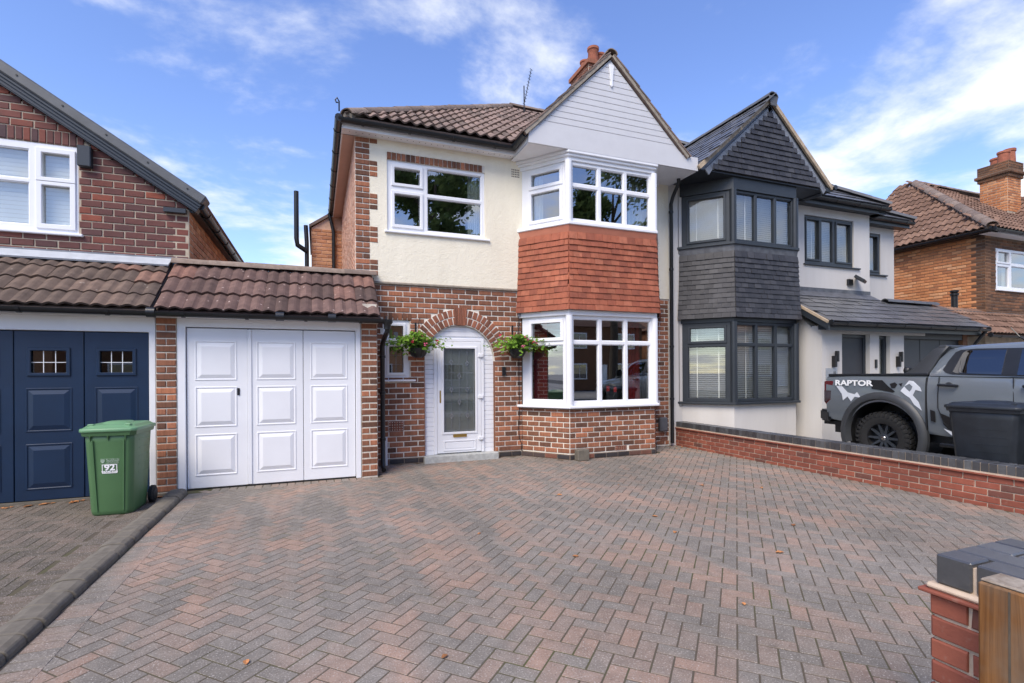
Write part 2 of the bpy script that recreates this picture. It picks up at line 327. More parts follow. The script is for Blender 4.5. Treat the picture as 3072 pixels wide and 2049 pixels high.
def paving(name, greys, reds, warm, rotz=0.0):
    g = G(name); rd = g.rand(); b = g.noise(1, 2, .5, g.mapping((1.9, .55, 1), (0, 0, R(-62)+rotz)), .6)
    f = g.math('ADD', g.math('MULTIPLY', g.math('SUBTRACT', b, .5), 1.9), g.math('MULTIPLY', rd, .62)); f = g.math('ADD', f, .22)
    c = g.ramp(f, [(.18, greys[0]), (.42, greys[1]), (.55, warm), (.8, reds[0]), (1, reds[1])])
    blot = g.noise(11, 4); c = g.mix(1, c, g.ramp(blot, [(.3, (.84,)*3), (.72, (1.12, 1.11, 1.1))]), 'MULTIPLY')
    dirt = g.noise(.55, 4, .6); c = g.mix(1, c, g.ramp(dirt, [(.3, (.80, .79, .77)), (.65, (1.08,)*3)]), 'MULTIPLY')
    sp = g.noise(95, 3, .7); c = g.mix(g.ramp(sp, [(.56, (0,)*3), (.68, (.85,)*3)]), c, (.50, .46, .42))
    sp2 = g.noise(80, 3, .7); c = g.mix(g.ramp(sp2, [(.57, (0,)*3), (.68, (.6,)*3)]), c, (.07, .06, .052))
    st = g.ramp(g.noise(5, 5, .7), [(.64, (0,)*3), (.72, (.35,)*3)]); c = g.mix(st, c, (.09, .08, .07))
    g.bsdf(c, .85, 0, g.bump(g.noise(140, 3), .45, .004), .12)
paving('paving', ((.198, .18, .158), (.23, .208, .182)), ((.285, .217, .177), (.335, .234, .182)), (.255, .213, .18))
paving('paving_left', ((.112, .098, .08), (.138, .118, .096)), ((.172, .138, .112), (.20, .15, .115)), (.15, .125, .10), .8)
def jointmat(name):
    g = G(name); m = g.ramp(g.noise(1.3, 4), [(.5, (0,)*3), (.68, (1,)*3)]); c = g.mix(m, (.105, .087, .066), (.09, .095, .04)); c = g.mix(g.ramp(g.noise(30, 3), [(.4, (0,)*3), (.7, (.3,)*3)]), c, (.12, .10, .08)); g.bsdf(c, 1, 0, None, .1)
jointmat('joint_sand')
def wood():
    g = G('post_wood'); v = g.mapping((26, 26, 1.3)); n = g.noise(1, 5, .6, v, 1.2); c = g.ramp(n, [(.25, (.06, .028, .012)), (.45, (.16, .068, .022)), (.6, (.235, .105, .034)), (.8, (.28, .15, .065))])
    w = g.ramp(g.noise(3.5, 4), [(.5, (0,)*3), (.7, (.6,)*3)]); c = g.mix(w, c, (.20, .18, .14)); g.bsdf(c, .85, 0, g.bump(n, .5, .006), .2)
    g = G('post_end'); c = g.ramp(g.noise(1, 4, .6, g.mapping((30, 30, 30))), [(.3, (.16, .12, .09)), (.7, (.38, .33, .27))]); g.bsdf(c, .95, 0, g.bump(g.noise(60, 4), .6, .006), .1)
wood()
# ---------------------------------------------------------------- units
brick_units('bm', .223, .0705); brick_units('bh', .105, .0705); brick_units('bl', .228, .083, .004); brick_units('br', .215, .065, .004, .03, .005); brick_units('cop', .065, .105, .006, .05, .006, .002)
brick_units('ring', .062, .118, .006, .04, .006, .003); brick_units('soldier', .066, .112, .006, .03, .006, .003)
def unit_pave(key, L, Wd, jt=.0007):
    a, b, e = L/2, Wd/2, .0035
    def j(): return jit(jt)
    vs = [(-a, -b, -.03), (a, -b, -.03), (a, b, -.03), (-a, b, -.03), (-a+j(), -b+j(), -.006), (a+j(), -b+j(), -.006), (a+j(), b+j(), -.006), (-a+j(), b+j(), -.006),
          (-a+e, -b+e, j()), (a-e, -b+e, j()), (a-e, b-e, j()), (-a+e, b-e, j())]
    unit(key, vs, [(8, 9, 10, 11), (4, 5, 9, 8), (5, 6, 10, 9), (6, 7, 11, 10), (7, 4, 8, 11), (0, 1, 5, 4), (1, 2, 6, 5), (2, 3, 7, 6), (3, 0, 4, 7)])
for i in range(NV): unit_pave(('pave', i), .1955, .0955)
def unit_tile(key, prof, length, t=.014, lift=.022):
    k = len(prof); vs = [(x, 0, h+t+lift) for x, h in prof]+[(x, length, h+t) for x, h in prof]+[(x, .004, h+lift-.012) for x, h in prof]
    fs = [(i, i+1, k+i+1, k+i) for i in range(k-1)]+[(2*k+i, 2*k+i+1, i+1, i) for i in range(k-1)]+[(0, k, 2*k), (k-1, 3*k-1, 2*k-1)]
    unit(key, vs, fs)
def roman(w, n, h, per=6):
    out = []
    for r in range(n):
        for i in range(per+1):
            if r and i == 0: continue
            x = (r+i/per)*w/n; t = i/per; out.append((x-w/2, h*max(0, math.sin(t*math.pi*1.0))**1.4 if t > 0 else 0))
    return out
def pan(w, n, h, per=6):
    return [((i/(n*per))*w-w/2, h*(.5-.5*math.cos(2*math.pi*i/per))) for i in range(n*per+1)]
for i in range(NV):
    unit_tile(('pan', i), [(x, h+jit(.002)) for x, h in pan(.355, 2, .045)], .40, .016, .036)
    unit_tile(('roman', i), [(x, h+jit(.002)) for x, h in roman(.298, 2, .028)], .45, .016, .034)
    unit_tile(('flat', i), [(-.148, 0), (-.14, jit(.002)), (.14, jit(.002)), (.148, -.004)], .38, .012, .024)
def unit_plain(key, w, l):
    a = w/2; unit(key, [(-a, -.030+jit(.004), jit(.002)), (a, -.030+jit(.004), jit(.002)), (a, -.006, l), (-a, -.006, l), (-a, -.004, .004), (a, -.004, .004), (a, .006, l), (-a, .006, l)], [(0, 1, 2, 3), (4, 5, 1, 0), (0, 3, 7, 4), (1, 5, 6, 2)])
for i in range(NV): unit_plain(('plain', i), .162, .125)
def tile_list(key, P0, A, B, amax, bmax, tw, gauge, inside, stag=0, jz=.004, a0=0):
    A = Vector(A).normalized(); B = Vector(B).normalized(); Nn = A.cross(B); P0 = Vector(P0); out = []; r = 0
    while r*gauge < bmax:
        b = r*gauge; x = a0+(tw*.5 if stag and r % 2 else 0)
        while x < amax:
            if inside(x+tw/2, b+gauge*.5):
                m = Matrix.Identity(4)
                for i, c in enumerate((A, B, Nn)):
                    for q in range(3): m[q][i] = c[q]
                m.translation = P0+A*(x+tw/2)+B*(b+jit(.006))+Nn*jit(jz); out.append(((key, random.randrange(NV)), m @ Matrix.Rotation(jit(.008), 4, 'Y')))
            x += tw
        r += 1
    return out
def ridge_run(name, par, p0, p1, r, mat, step=.42, flat=.8, over=.03):
    p0 = Vector(p0); p1 = Vector(p1); d = p1-p0; L = d.length; d.normalize(); k = max(1, round(L/step)); s = Vector((0, 0, 1)).cross(d).normalized(); up = d.cross(s)*1
    for i in range(k):
        a = p0+d*(L*i/k); b = p0+d*(L*(i+1)/k+over); vs = []; n = 8
        for q, (p, rr) in enumerate(((a, r*1.06), (b, r))):
            for t in range(n+1):
                an = math.pi*t/n; vs.append(p+s*(math.cos(an)*rr)+up*(math.sin(an)*rr*flat)+up*(jit(.004)))
            for t in range(n+1):
                an = math.pi*t/n; vs.append(p+s*(math.cos(an)*(rr-.018))+up*(math.sin(an)*(rr-.02)*flat))
        K = n+1; fs = [(t, t+1, 2*K+t+1, 2*K+t) for t in range(n)]+[(K+t, 3*K+t, 3*K+t+1, K+t+1) for t in range(n)]+[(t, K+t, K+t+1, t+1) for t in range(n)]+[(2*K+t, 2*K+t+1, 3*K+t+1, 3*K+t) for t in range(n)]
        MB().raw(vs, fs).build(name, mat, par, smooth=True)
def gutter(par, p0, p1, r=.058, mat='black_plastic', step=.9, name='gutter', bracket=True):
    p0 = Vector(p0); p1 = Vector(p1); d = (p1-p0).normalized(); s = Vector((0, 0, 1)).cross(d).normalized(); L = (p1-p0).length
    vs = []; n = 8; K = n+1
    for p in (p0, p1):
        for rr in (r, r-.006):
            for t in range(K): an = math.pi+math.pi*t/n; vs.append(p+s*(math.cos(an)*rr)+Vector((0, 0, math.sin(an)*rr*1.05)))
    fs = [(t, t+1, 2*K+t+1, 2*K+t) for t in range(n)]+[(K+t, 3*K+t, 3*K+t+1, K+t+1) for t in range(n)]+[(0, 2*K, 3*K, K), (n, K+n, 3*K+n, 2*K+n)]+[(t, K+t, K+t+1, t+1) for t in range(n)]+[(2*K+t, 2*K+t+1, 3*K+t+1, 3*K+t) for t in range(n)]
    g = MB().raw(vs, fs).build(name, mat, par, smooth=True)
    MB().tube([p0, p0+d*.012], r*.98, 10).build('stop_end', mat, g); MB().tube([p1-d*.012, p1], r*.98, 10).build('stop_end', mat, g)
    if bracket:
        k = int(L/step)
        for i in range(k+1):
            c = p0+d*(L*(i+.5)/(k+1)); b = MB()
            for t in range(6):
                a0 = math.pi+math.pi*t/6; a1 = math.pi+math.pi*(t+1)/6; q = []
                for rr in (r+.001, r+.009):
                    for an in (a0, a1): q.append(c+s*(math.cos(an)*rr)+Vector((0, 0, math.sin(an)*rr*1.05)))
                b.ext([q[0]-d*.02, q[1]-d*.02, q[3]-d*.02, q[2]-d*.02], d*.04)
            b.build('bracket', mat, g)
    return g
def downpipe(par, pts, r=.034, mat='black_plastic', clips=(), name='downpipe', collar=()):
    o = MB().tube(pts, r, 12).build(name, mat, par, smooth=True)
    for c in clips: MB().lathe([(r+.001, -.022), (r+.010, -.02), (r+.010, .02), (r+.001, .022)], c, (0, 0, 1), 14).build('clip', mat, o, smooth=True)
    return o
def pane_box(T, par, u0, u1, z0, z1, n, mat='glass', name='pane'): return MB(T).box(u0, u1, n-.004, n+.004, z0, z1).build(name, mat, par)
def window(par, T, u0, u1, z0, z1, panes, mat='upvc', n0=-.09, n1=-.02, gl='glass', sash=(), sw=.042, name='window', label=None, bev=.006, beadw=.010, sill=None, smat=None):
    """frame = slab with a hole per pane; panes (a,b,c,d); sash = indices that open and stand proud"""
    w = MB(T).cells(u0, u1, z0, z1, panes, n0, n1).build(name, mat, par, bevel=bev)
    if label: w['label'] = label
    for i, (a, b, c, d) in enumerate(panes):
        pane_box(T, w, a-.004, b+.004, c-.004, d+.004, n1-.045, gl)
        if i in sash:
            MB(T).cells(a-sw, b+sw, c-sw, d+sw, [(a+.008, b-.008, c+.008, d-.008)], n1-.012, n1+.022).build('sash', mat, w, bevel=.006)
        else:
            MB(T).cells(a-.002, b+.002, c-.002, d+.002, [(a+beadw, b-beadw, c+beadw, d-beadw)], n1-.04, n1-.014).build('bead', mat, w)
    if sill:
        a, b, zz, pr = sill; MB(T).poly([(a, zz), (b, zz), (b, zz+.034), (a, zz+.034)], n0, pr).build('sill', smat or mat, w, bevel=.008)
    return w
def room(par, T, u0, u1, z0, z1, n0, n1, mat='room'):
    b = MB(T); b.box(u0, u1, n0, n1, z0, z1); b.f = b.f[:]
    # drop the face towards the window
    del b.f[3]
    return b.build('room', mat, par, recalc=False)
# ---------------------------------------------------------------- the setting
ground = MB().box(-300, 300, -300, 300, -.3, -.045).build('ground', 'slab_grey', None, kind='structure')
road = MB().box(-300, 300, -8.4, -2.6, -.12, -.040).build('road', 'asphalt', None, kind='structure')
pav = MB().box(-60, 60, -2.6, .3, -.15, -.02).build('pavement', 'slab_grey', None, kind='structure')
pav2 = MB().box(-60, 60, -10.6, -8.4, -.15, .06).build('pavement', 'slab_grey', None, kind='structure')
XL, XR = -1.30, 6.80
drive = MB().box(-1.56, 6.82, .3, 8.44, -.14, -.0024).build('driveway', 'joint_sand', None, loc=(2, 4, 0), kind='structure')
def herring(x0, x1, y0, y1, skip, rot=45):
    out = []; Wd = .1; ca, sa = math.cos(R(rot)), math.sin(R(rot)); mid = Vector(((x0+x1)/2, (y0+y1)/2)); rad = math.hypot(x1-x0, y1-y0)/2+.3; n = int(rad/Wd)+2
    for i in range(-n, n):
        for j in range(-n, n):
            k = (i-j) % 4
            if k == 0: px, py, ro = (i+1)*Wd, (j+.5)*Wd, 0
            elif k == 2: px, py, ro = (i+.5)*Wd, j*Wd, 90
            else: continue
            # herringbone: two bricks per 4-cell period
            X = mid.x+px*ca-py*sa; Y = mid.y+px*sa+py*ca
            if not (x0 < X < x1 and y0 < Y < y1) or skip(X, Y): continue
            m = Matrix.Translation((X, Y, jit(.0006)-(.0012 if (X < XL+.11 and X > -1.6) or (X < .95 and Y > 7.30) else 0))) @ Matrix.Rotation(R(rot+ro)+jit(.006), 4, 'Z') @ Euler((jit(.006), jit(.006), 0)).to_matrix().to_4x4()
            out.append((('pave', random.randrange(NV)), m))
    return out
def row(p0, p1, along_w=True, z=0):
    p0 = Vector(p0); p1 = Vector(p1); d = p1-p0; L = d.length; st = .1 if along_w else .2; k = int(L/st); an = math.atan2(d.y, d.x)+(R(90) if along_w else 0); d.normalize()
    return [(('pave', random.randrange(NV)), Matrix.Translation(p0+d*(st*(i+.5))+Vector((0, 0, z+.0012+jit(.0005)))) @ Matrix.Rotation(an+jit(.008), 4, 'Z') @ Matrix.Diagonal((1, .95, 1, 1))) for i in range(k)]
def no_drive(x, y): return (x < .86 and y > 7.47) or (x > .86 and y > 8.42) or (3.9 < x < 5.9 and y > 7.75) or (math.hypot(x-2.2, y-.9) < .3)
blocks = herring(XL-.075, XR+.06, .45, 8.44, no_drive)
blocks += row((-1.41, .4, 0), (-1.41, 7.5, 0)) + row((-1.28, 7.5, 0), (.84, 7.5, 0), True)
emit('paving_block', drive, blocks, 'paving', 300)
ldrive = MB().box(-9, -1.66, .3, 7.56, -.14, -.0024).build('neighbour_driveway', 'joint_sand', None, loc=(-3, 5, 0), kind='structure')
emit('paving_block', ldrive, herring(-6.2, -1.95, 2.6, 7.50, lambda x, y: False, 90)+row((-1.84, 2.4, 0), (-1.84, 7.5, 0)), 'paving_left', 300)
rdrive = MB().box(7.04, 30, .3, 7.6, -.14, -.004).build('far_driveway', 'slab_grey', None, loc=(10, 4, 0), kind='structure')
kerb = MB().box(-1.70, -1.54, .3, 7.42, -.12, .02).build('kerb', 'concrete', None, loc=(-1.58, 4, 0), kind='structure')
y = 7.42; i = 0
while y > .5:
    L = rnd(.19, .21) if rnd(0, 1) < .7 else rnd(.36, .42); h = .068+jit(.005); x0 = -1.735+jit(.006)
    b = MB(); P = [(x0, -.02), (x0, h-.045), (x0+.03, h-.012), (x0+.08, h), (x0+.165, h-.003), (x0+.20, h-.018), (x0+.212, h-.04), (x0+.214, -.02)]
    b.ext([(px, y-.005, pz+jit(.002)) for px, pz in P], (jit(.004), -(L-.01), jit(.004))); b.build('kerb_stone', 'concrete', kerb, bevel=.006); y -= L
# ---------------------------------------------------------------- main semi-detached house
WY = 8.43
house = thing('semi_detached_house', 'cream roughcast and brick semi-detached house with white gabled bay and arched porch door', 'house', (3.6, 8.6, 0))
T = Fr((0, WY, 0), (1, 0))
CH, BL, J = .0885, .237, .018
AC, AZ, AR = 2.305, 1.70, .62       # arch centre and inner radius
def arch_hole(rad):
    def f(z):
        if z < .1: return (AC-AR, AC+AR)
        if z < AZ: return (AC-rad if rad > AR and z > AZ-.0 else AC-AR, AC+AR)
        if z > AZ+rad: return None
        w = math.sqrt(max(0, rad*rad-(z-AZ)**2)); return (AC-w, AC+w)
    return f
steps = [(AC-AR, AC+AR, 0, AZ)]
for i in range(12):
    za, zb = AZ+AR*i/12, AZ+AR*(i+1)/12; w = math.sqrt(max(0, (AR+.05)**2-(zb-AZ)**2)); steps.append((AC-w, AC+w, za, zb))
SW = (1.016, 1.442, 1.395, 2.372)   # small side window
UW = (1.085, 2.762, 3.82, 4.99)     # upstairs window
BA, BB, BC, BD = (3.44, 8.43), (4.01, 7.68), (5.75, 7.68), (6.33, 8.43)
gw = MB(T).cells(.59, BA[0], 0, 2.98, steps+[SW], -.28, -.006).build('wall', 'mortar', house)
bl = brick_list(T, 'bm', .60, BA[0]+.01, .105, 2.975, CH, BL, J, .223, [SW, arch_hole(AR+.268), (1.09, 1.33, .545, .716)], off=.03)
emit('brick', gw, bl, 'brick_main', 300)
# plinth course
pl = MB(T).box(.86, AC-AR-.02, -.25, .012, -.02, .098).build('plinth', 'mortar_dark', house)
MB(T).box(AC+AR+.02, 3.40, -.25, .012, -.02, .098).build('plinth', 'mortar_dark', house)
emit('plinth_brick', pl, brick_list(T, 'bm', .87, 3.42, .008, .096, .088, BL, .012, .223, [(AC-AR-.03, AC+AR+.03, 0, 1)], n=.016), 'brick_plinth')
# right-hand strip of the front wall
gr = MB(T).cells(BD[0]-.02, 6.66, 0, 2.96, [], -.28, -.006).build('wall', 'mortar', house)
emit('brick', gr, brick_list(T, 'bm', BD[0], 6.655, .02, 2.955, CH, BL, J, .223, [(6.44, 6.62, .1, .19)]), 'brick_main', 360)
# window head soldiers over the small window
emit('brick', gw, [(('soldier', random.randrange(NV)), T.mat(1.05+i*.078, .002, 2.43)) for i in range(6)], 'brick_main', 400)
# arch rings and ribbed keystone
ring = []
for r0, n in ((AR+.066, 25), (AR+.202, 29)):
    for i in range(n):
        an = math.pi*(i+.5)/n
        if abs(an-math.pi/2) < .10: continue
        ring.append((('ring', random.randrange(NV)), T.mat(AC+math.cos(an)*r0, .006, AZ+math.sin(an)*r0, (math.pi*(r0-.0)/n-.016)/.062) @ Matrix.Rotation(-(an-math.pi/2), 4, 'Y')))
arch = MB(T)
pts = [(AC+math.cos(math.pi*i/24)*(AR+.27), AZ+math.sin(math.pi*i/24)*(AR+.27)) for i in range(25)]; ptsi = [(AC+math.cos(math.pi*i/24)*AR, AZ+math.sin(math.pi*i/24)*AR) for i in range(25)]
for i in range(24): arch.poly([pts[i], pts[i+1], ptsi[i+1], ptsi[i]], -.11, .002)
arch = arch.build('arch', 'mortar', house); emit('brick', arch, ring, 'brick_arch', 480)
for i in range(7):
    t0 = -.088+i*.0255
    MB(T).poly([(AC+t0*.95, AZ+AR-.006), (AC+(t0+.020)*.95, AZ+AR-.006), (AC+(t0+.020)*1.36, AZ+AR+.29), (AC+t0*1.36, AZ+AR+.29)], -.03, .020).build('keystone_tile', 'brick_arch', arch)
# jamb returns
MB(T).box(AC-AR-.006, AC-AR+.004, -.12, -.004, .1, AZ).build('door_jamb', 'brick_main', house); MB(T).box(AC+AR-.004, AC+AR+.006, -.12, -.004, .1, AZ).build('door_jamb', 'brick_main', house)
# stucco, quoins
st = MB(T).cells(.80, BA[0]+.06, 2.985, 5.31, [UW, (1.085, 2.762, 4.99, 5.108)], -.28, .016).build('upper_wall', 'stucco', house)
MB(T).poly([(.84, 2.945), (BA[0]-.02, 2.945), (BA[0]-.02, 2.99), (.84, 2.99)], -.02, .034).build('bellcast_drip', 'verge_mortar', house, bevel=.012)
st2 = MB(T).cells(BD[0]-.1, 6.66, 2.96, 5.31, [], -.28, .016).build('upper_wall', 'stucco', house)
qw = MB(T).box(.59, .83, -.3, .012, 2.98, 5.30).build('quoin_wall', 'mortar', house)
ql = []
for i in range(26):
    z = 2.985+i*CH; wide = (i % 6) in (1, 2, 3)
    if z+CH > 5.30: break
    if i % 2: ql += [(('bm', random.randrange(NV)), T.mat(.7, .020, z+CH/2, .216/.223))]
    else: ql += [(('bh', random.randrange(NV)), T.mat(.645+k*.112, .020, z+CH/2, .1/.105)) for k in (0, 1)]
    if wide: ql += [(('bh', random.randrange(NV)), T.mat(.872, .020, z+CH/2, .118/.105))]
    elif False: pass
emit('brick', qw, ql, 'brick_main', 560)
MB(T).poly([(.82, 3.0), (.945, 3.0), (.945, 5.2), (.82, 5.2)], -.02, .013).build('quoin_wall', 'mortar', house)
sold = MB(T).box(1.085, 2.762, -.1, .004, 4.99, 5.108).build('window_head', 'mortar', house)
emit('brick', sold, [(('soldier', random.randrange(NV)), T.mat(1.122+i*.0777, .016, 5.05)) for i in range(21)], 'brick_main', 600)
# upstairs window
m = 1.72
window(house, T, *UW[:2], UW[2]+.0, UW[3], [(1.20, m-.085, 4.615, 4.885), (1.20, m-.085, 3.935, 4.455), (m+.03, 2.70, 4.50, 4.93), (m+.03, 2.70, 3.885, 4.445)], sash=(0, 1), n0=-.10, n1=-.012, sill=(1.04, 2.84, 3.79, .055))
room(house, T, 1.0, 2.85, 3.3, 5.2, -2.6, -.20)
b = MB(T); N_ = 26
for i in range(N_):
    u = 2.50+.24*i/N_; b.box(u, u+.24/N_, -.17-.02*math.sin(i*1.5)-.004, -.165-.02*math.sin(i*1.5), 3.8, 5.0)
b.build('curtain', 'net_curtain', house)
# small stained-glass window beside the door
sw = window(house, T, SW[0], SW[1], SW[2], SW[3], [(1.10, 1.345, 2.06, 2.285), (1.10, 1.345, 1.50, 1.945)], sash=(0, 1), n0=-.10, n1=-.025, sill=(.98, 1.53, 1.36, .05), sw=.035)
lb = MB(T); 
for u in (1.215, 1.23): lb.box(u, u+.004, -.068, -.064, 1.5, 1.945)
for z in (1.64, 1.79): lb.box(1.1, 1.345, -.068, -.064, z, z+.004)
lb.build('leading', 'lead', sw)
MB(T).box(1.12, 1.17, -.0675, -.0645, 2.10, 2.22).build('stained_glass', 'moss', sw); MB(T).lathe([(.001, 0), (.034, 0), (.034, .004), (.001, .004)], T(1.225, -.068, 2.22), T.N, 10).build('stained_rose', 'flower_red', sw)
MB(T).box(1.19, 1.26, -.0675, -.0645, 2.07, 2.18).build('stained_glass', 'lead_dark', sw)
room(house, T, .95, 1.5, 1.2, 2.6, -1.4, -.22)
# door surround: shiplap boards in the arch
sur = MB(T).poly([(AC-AR, .1), (AC+AR, .1)]+[(AC+math.cos(math.pi*i/24)*AR, AZ+math.sin(math.pi*i/24)*AR) for i in range(25)], -.16, -.085).build('door_surround', 'upvc', house)
z = .105
DL, DR, DT = 1.850, 2.742, 2.095
while z < AZ+AR-.02:
    h = min(.081, AZ+AR-z-.006); wf = lambda zz: AR-.006 if zz < AZ else math.sqrt(max(0.0, (AR-.006)**2-(zz-AZ)**2))
    w0, w1 = wf(z), wf(z+h)
    segs = [(AC-1, DL), (DR, AC+1)] if z < DT-.03 else [(AC-1, AC+1)]
    for s0, s1 in segs:
        p = [(max(s0, AC-w0), z), (min(s1, AC+w0), z), (min(s1, AC+w1), z+h-.010), (max(s0, AC-w1), z+h-.010)]
        if p[1][0]-p[0][0] < .02: continue
        bb = MB(T); bb.raw([(u, -.062, zz) for u, zz in p]+[(u, -.085, zz) for u, zz in p]+[(p[3][0], -.078, z+h), (p[2][0], -.078, z+h)], [(0, 1, 2, 3), (3, 2, 9, 8), (0, 4, 5, 1), (0, 3, 8, 7, 4), (1, 5, 6, 9, 2)]).build('cladding_board', 'upvc', sur, recalc=True)
    z += .081
# front door
MB(T).cells(DL, DR, .115, DT, [(DL+.055, DR-.055, .10, DT-.055)], -.10, -.035).build('door_frame', 'upvc', house, bevel=.006)
dl, dr = DL+.058, DR-.058; GL = (2.005, 2.585, .475, 1.93)
door = MB(T).cells(dl, dr, .13, DT-.06, [GL], -.095, -.028).build('front_door', 'upvc_door', house, bevel=.006)
pane_box(T, door, GL[0]-.003, GL[1]+.003, GL[2]-.003, GL[3]+.003, -.06, 'glass_door')
MB(T).cells(GL[0]-.025, GL[1]+.025, GL[2]-.025, GL[3]+.025, [(GL[0]+.012, GL[1]-.012, GL[2]+.012, GL[3]-.012)], -.03, -.016).build('glazing_bead', 'upvc', door, bevel=.004)
MB(T).cells(dl+.10, dr-.10, .165, .345, [(dl+.125, dr-.125, .19, .32)], -.028, -.018).build('lower_panel', 'upvc', door, bevel=.004)
MB(T).box(dl+.14, dr-.14, -.03, -.022, .205, .305).build('lower_panel', 'upvc', door, bevel=.006)
ld = MB(T); gx = (GL[0]+GL[1])/2
for u in (GL[0]+.035, GL[1]-.035, GL[0]+.15, GL[1]-.15, gx): ld.box(u-.003, u+.003, -.055, -.053, GL[2], GL[3])
for z in (GL[2]+.035, GL[3]-.035): ld.box(GL[0], GL[1], -.0551, -.0531, z-.003, z+.003)
for z in (.80, 1.24, 1.50): ld.box(GL[0]+.035, GL[1]-.035, -.0552, -.0532, z-.003, z+.003)
ld.build('leading', 'lead', door)
for u, z in ((GL[0]+.15, 1.68), (GL[1]-.15, 1.66), (gx, 1.44), (GL[0]+.15, 1.21), (GL[1]-.15, 1.21), (gx, 1.0), (GL[0]+.15, .76), (GL[1]-.15, .76)):
    d = MB(T); k = .75
    for s1, s2 in ((1, 1), (1, -1), (-1, 1), (-1, -1)):
        d.poly([(u+s1*.045*k, z), (u+s1*.028*k, z), (u, z+s2*.05*k), (u, z+s2*.075*k)], -.056, -.050)
    d.build('bevelled_diamond', 'chrome', door)
MB(T).box(gx-.12, gx+.12, -.03, -.012, .395, .445).build('letterbox', 'gold', door, bevel=.006); MB(T).box(gx-.10, gx+.10, -.0125, -.007, .405, .435).build('letterbox_flap', 'gold', door)
h = MB(T).box(1.955-.012, 1.955+.012, -.03, -.018, .99, 1.20).build('door_handle', 'gold', door, bevel=.004); MB(T).tube([T(1.955, -.02, 1.13), T(1.955, .03, 1.13), T(2.06, .03, 1.12)], .009, 8).build('lever', 'gold', h, smooth=True)
for z in (.36, 1.08, 1.80): MB(T).box(dr-.06, dr+.03, -.03, -.004, z-.03, z+.03).build('hinge', 'upvc', door, bevel=.006)
MB(T).box(1.655, 2.955, -.2, .115, -.02, .112).build('door_step', 'stone_sill', house, bevel=.008)
room(house, T, 1.7, 2.95, .1, 2.4, -1.8, -.14)
# air bricks, white strip, plinth
for (u, z, uu, zz, nx, nz) in ((1.09, .548, 1.33, .714, 6, 4), (3.08, .115, 3.32, .185, 8, 3), (6.44, .105, 6.62, .185, 6, 3)):
    ab = MB(T).cells(u, uu, z, zz, [(u+(uu-u)*(i+.28)/nx, u+(uu-u)*(i+.72)/nx, z+(zz-z)*(j+.28)/nz, z+(zz-z)*(j+.72)/nz) for i in range(nx) for j in range(nz)], -.03, .004).build('air_brick', 'brick_arch', house)
    MB(T).box(u, uu, -.05, -.0305, z, zz).build('vent_back', 'black_metal', ab)
MB(T).box(1.0, 1.065, -.004, .05, 0, .46).build('cable_cover', 'white_paint', house, bevel=.006)
vb = MB(T)
for i in range(5):
    for j in range(4): vb.box(3.26+i*.032, 3.28+i*.032, .010, .0175, 4.985+j*.04, 5.008+j*.04)
vb.build('vent_hole', 'mortar_dark', house)
# ---- bay: facets A-B, B-C, C-D
FAC = [Fr((*BA, 0), (BB[0]-BA[0], BB[1]-BA[1])), Fr((*BB, 0), (1, 0)), Fr((*BC, 0), (BD[0]-BC[0], BD[1]-BC[1]))]
LEN = [math.dist(BA, BB), BC[0]-BB[0], math.dist(BC, BD)]
def plan(off):       # bay outline pushed out by off
    a, b, c = [(f.O, f.U, f.N) for f in FAC]
    def isect(f, g):
        p, d = f.O+f.N*off, f.U; q, e = g.O+g.N*off, g.U; den = d.x*e.y-d.y*e.x; t = ((q.x-p.x)*e.y-(q.y-p.y)*e.x)/den; return (p+d*t)
    p0 = FAC[0].O+FAC[0].N*off; t = (WY-p0.y)/FAC[0].U.y; p0 = p0+FAC[0].U*t
    p3 = FAC[2].O+FAC[2].N*off; t = (WY-p3.y)/FAC[2].U.y; p3 = p3+FAC[2].U*t
    return [(p.x, p.y) for p in (p0, isect(FAC[0], FAC[1]), isect(FAC[1], FAC[2]), p3)]
def bay_band(name, mat, off, z0, z1, par, bevel=0, off2=None):
    o1 = plan(off); o2 = plan(off if off2 is None else off2); b = MB(); n = 4
    b.raw([(x, y, z0) for x, y in o1]+[(x, y, z1) for x, y in o2], [(0, 1, 2, 3), (7, 6, 5, 4)]+[(i, (i+1) % n, n+(i+1) % n, n+i) for i in range(n)]); return b.build(name, mat, par, bevel=bevel)
dado = bay_band('bay_wall', 'mortar', -.006, .09, .86, house)
bb = []
for f, L in zip(FAC, LEN): bb += brick_list(f, 'bm', 0, L, .105, .86, CH, BL, J, .223, [(.9, 1.13, .11, .19)] if f is FAC[1] else [])
emit('brick', dado, bb, 'brick_main', 640)
bp = bay_band('bay_plinth', 'mortar_dark', .012, -.02, .092, house); pb = []
for f, L in zip(FAC, LEN): pb += brick_list(f, 'bm', 0, L, .006, .09, .086, BL, .012, .223, n=.016)
emit('plinth_brick', bp, pb, 'brick_plinth')
ab = MB(FAC[1]).cells(.9, 1.13, .115, .19, [(.91+i*.037, .925+i*.037, .125+j*.03, .145+j*.03) for i in range(6) for j in range(2)], -.03, .004).build('air_brick', 'brick_arch', house)
bay_band('bay_sill', 'upvc', .085, .878, .925, house, .01)
bay_band('bay_head', 'upvc', .045, 2.47, 2.565, house, .008)
bay_band('bay_sill', 'upvc', .075, 4.0, 4.055, house, .01)
bay_band('tile_apron', 'terracotta_paint', .018, 3.862, 4.001, house, 0, .055)
bay_band('bay_head', 'upvc', .02, 5.10, 5.165, house, .006); bay_band('bay_cornice', 'upvc', .055, 5.164, 5.21, house, .008); bay_band('bay_cornice', 'upvc', .085, 5.209, 5.262, house, .008)
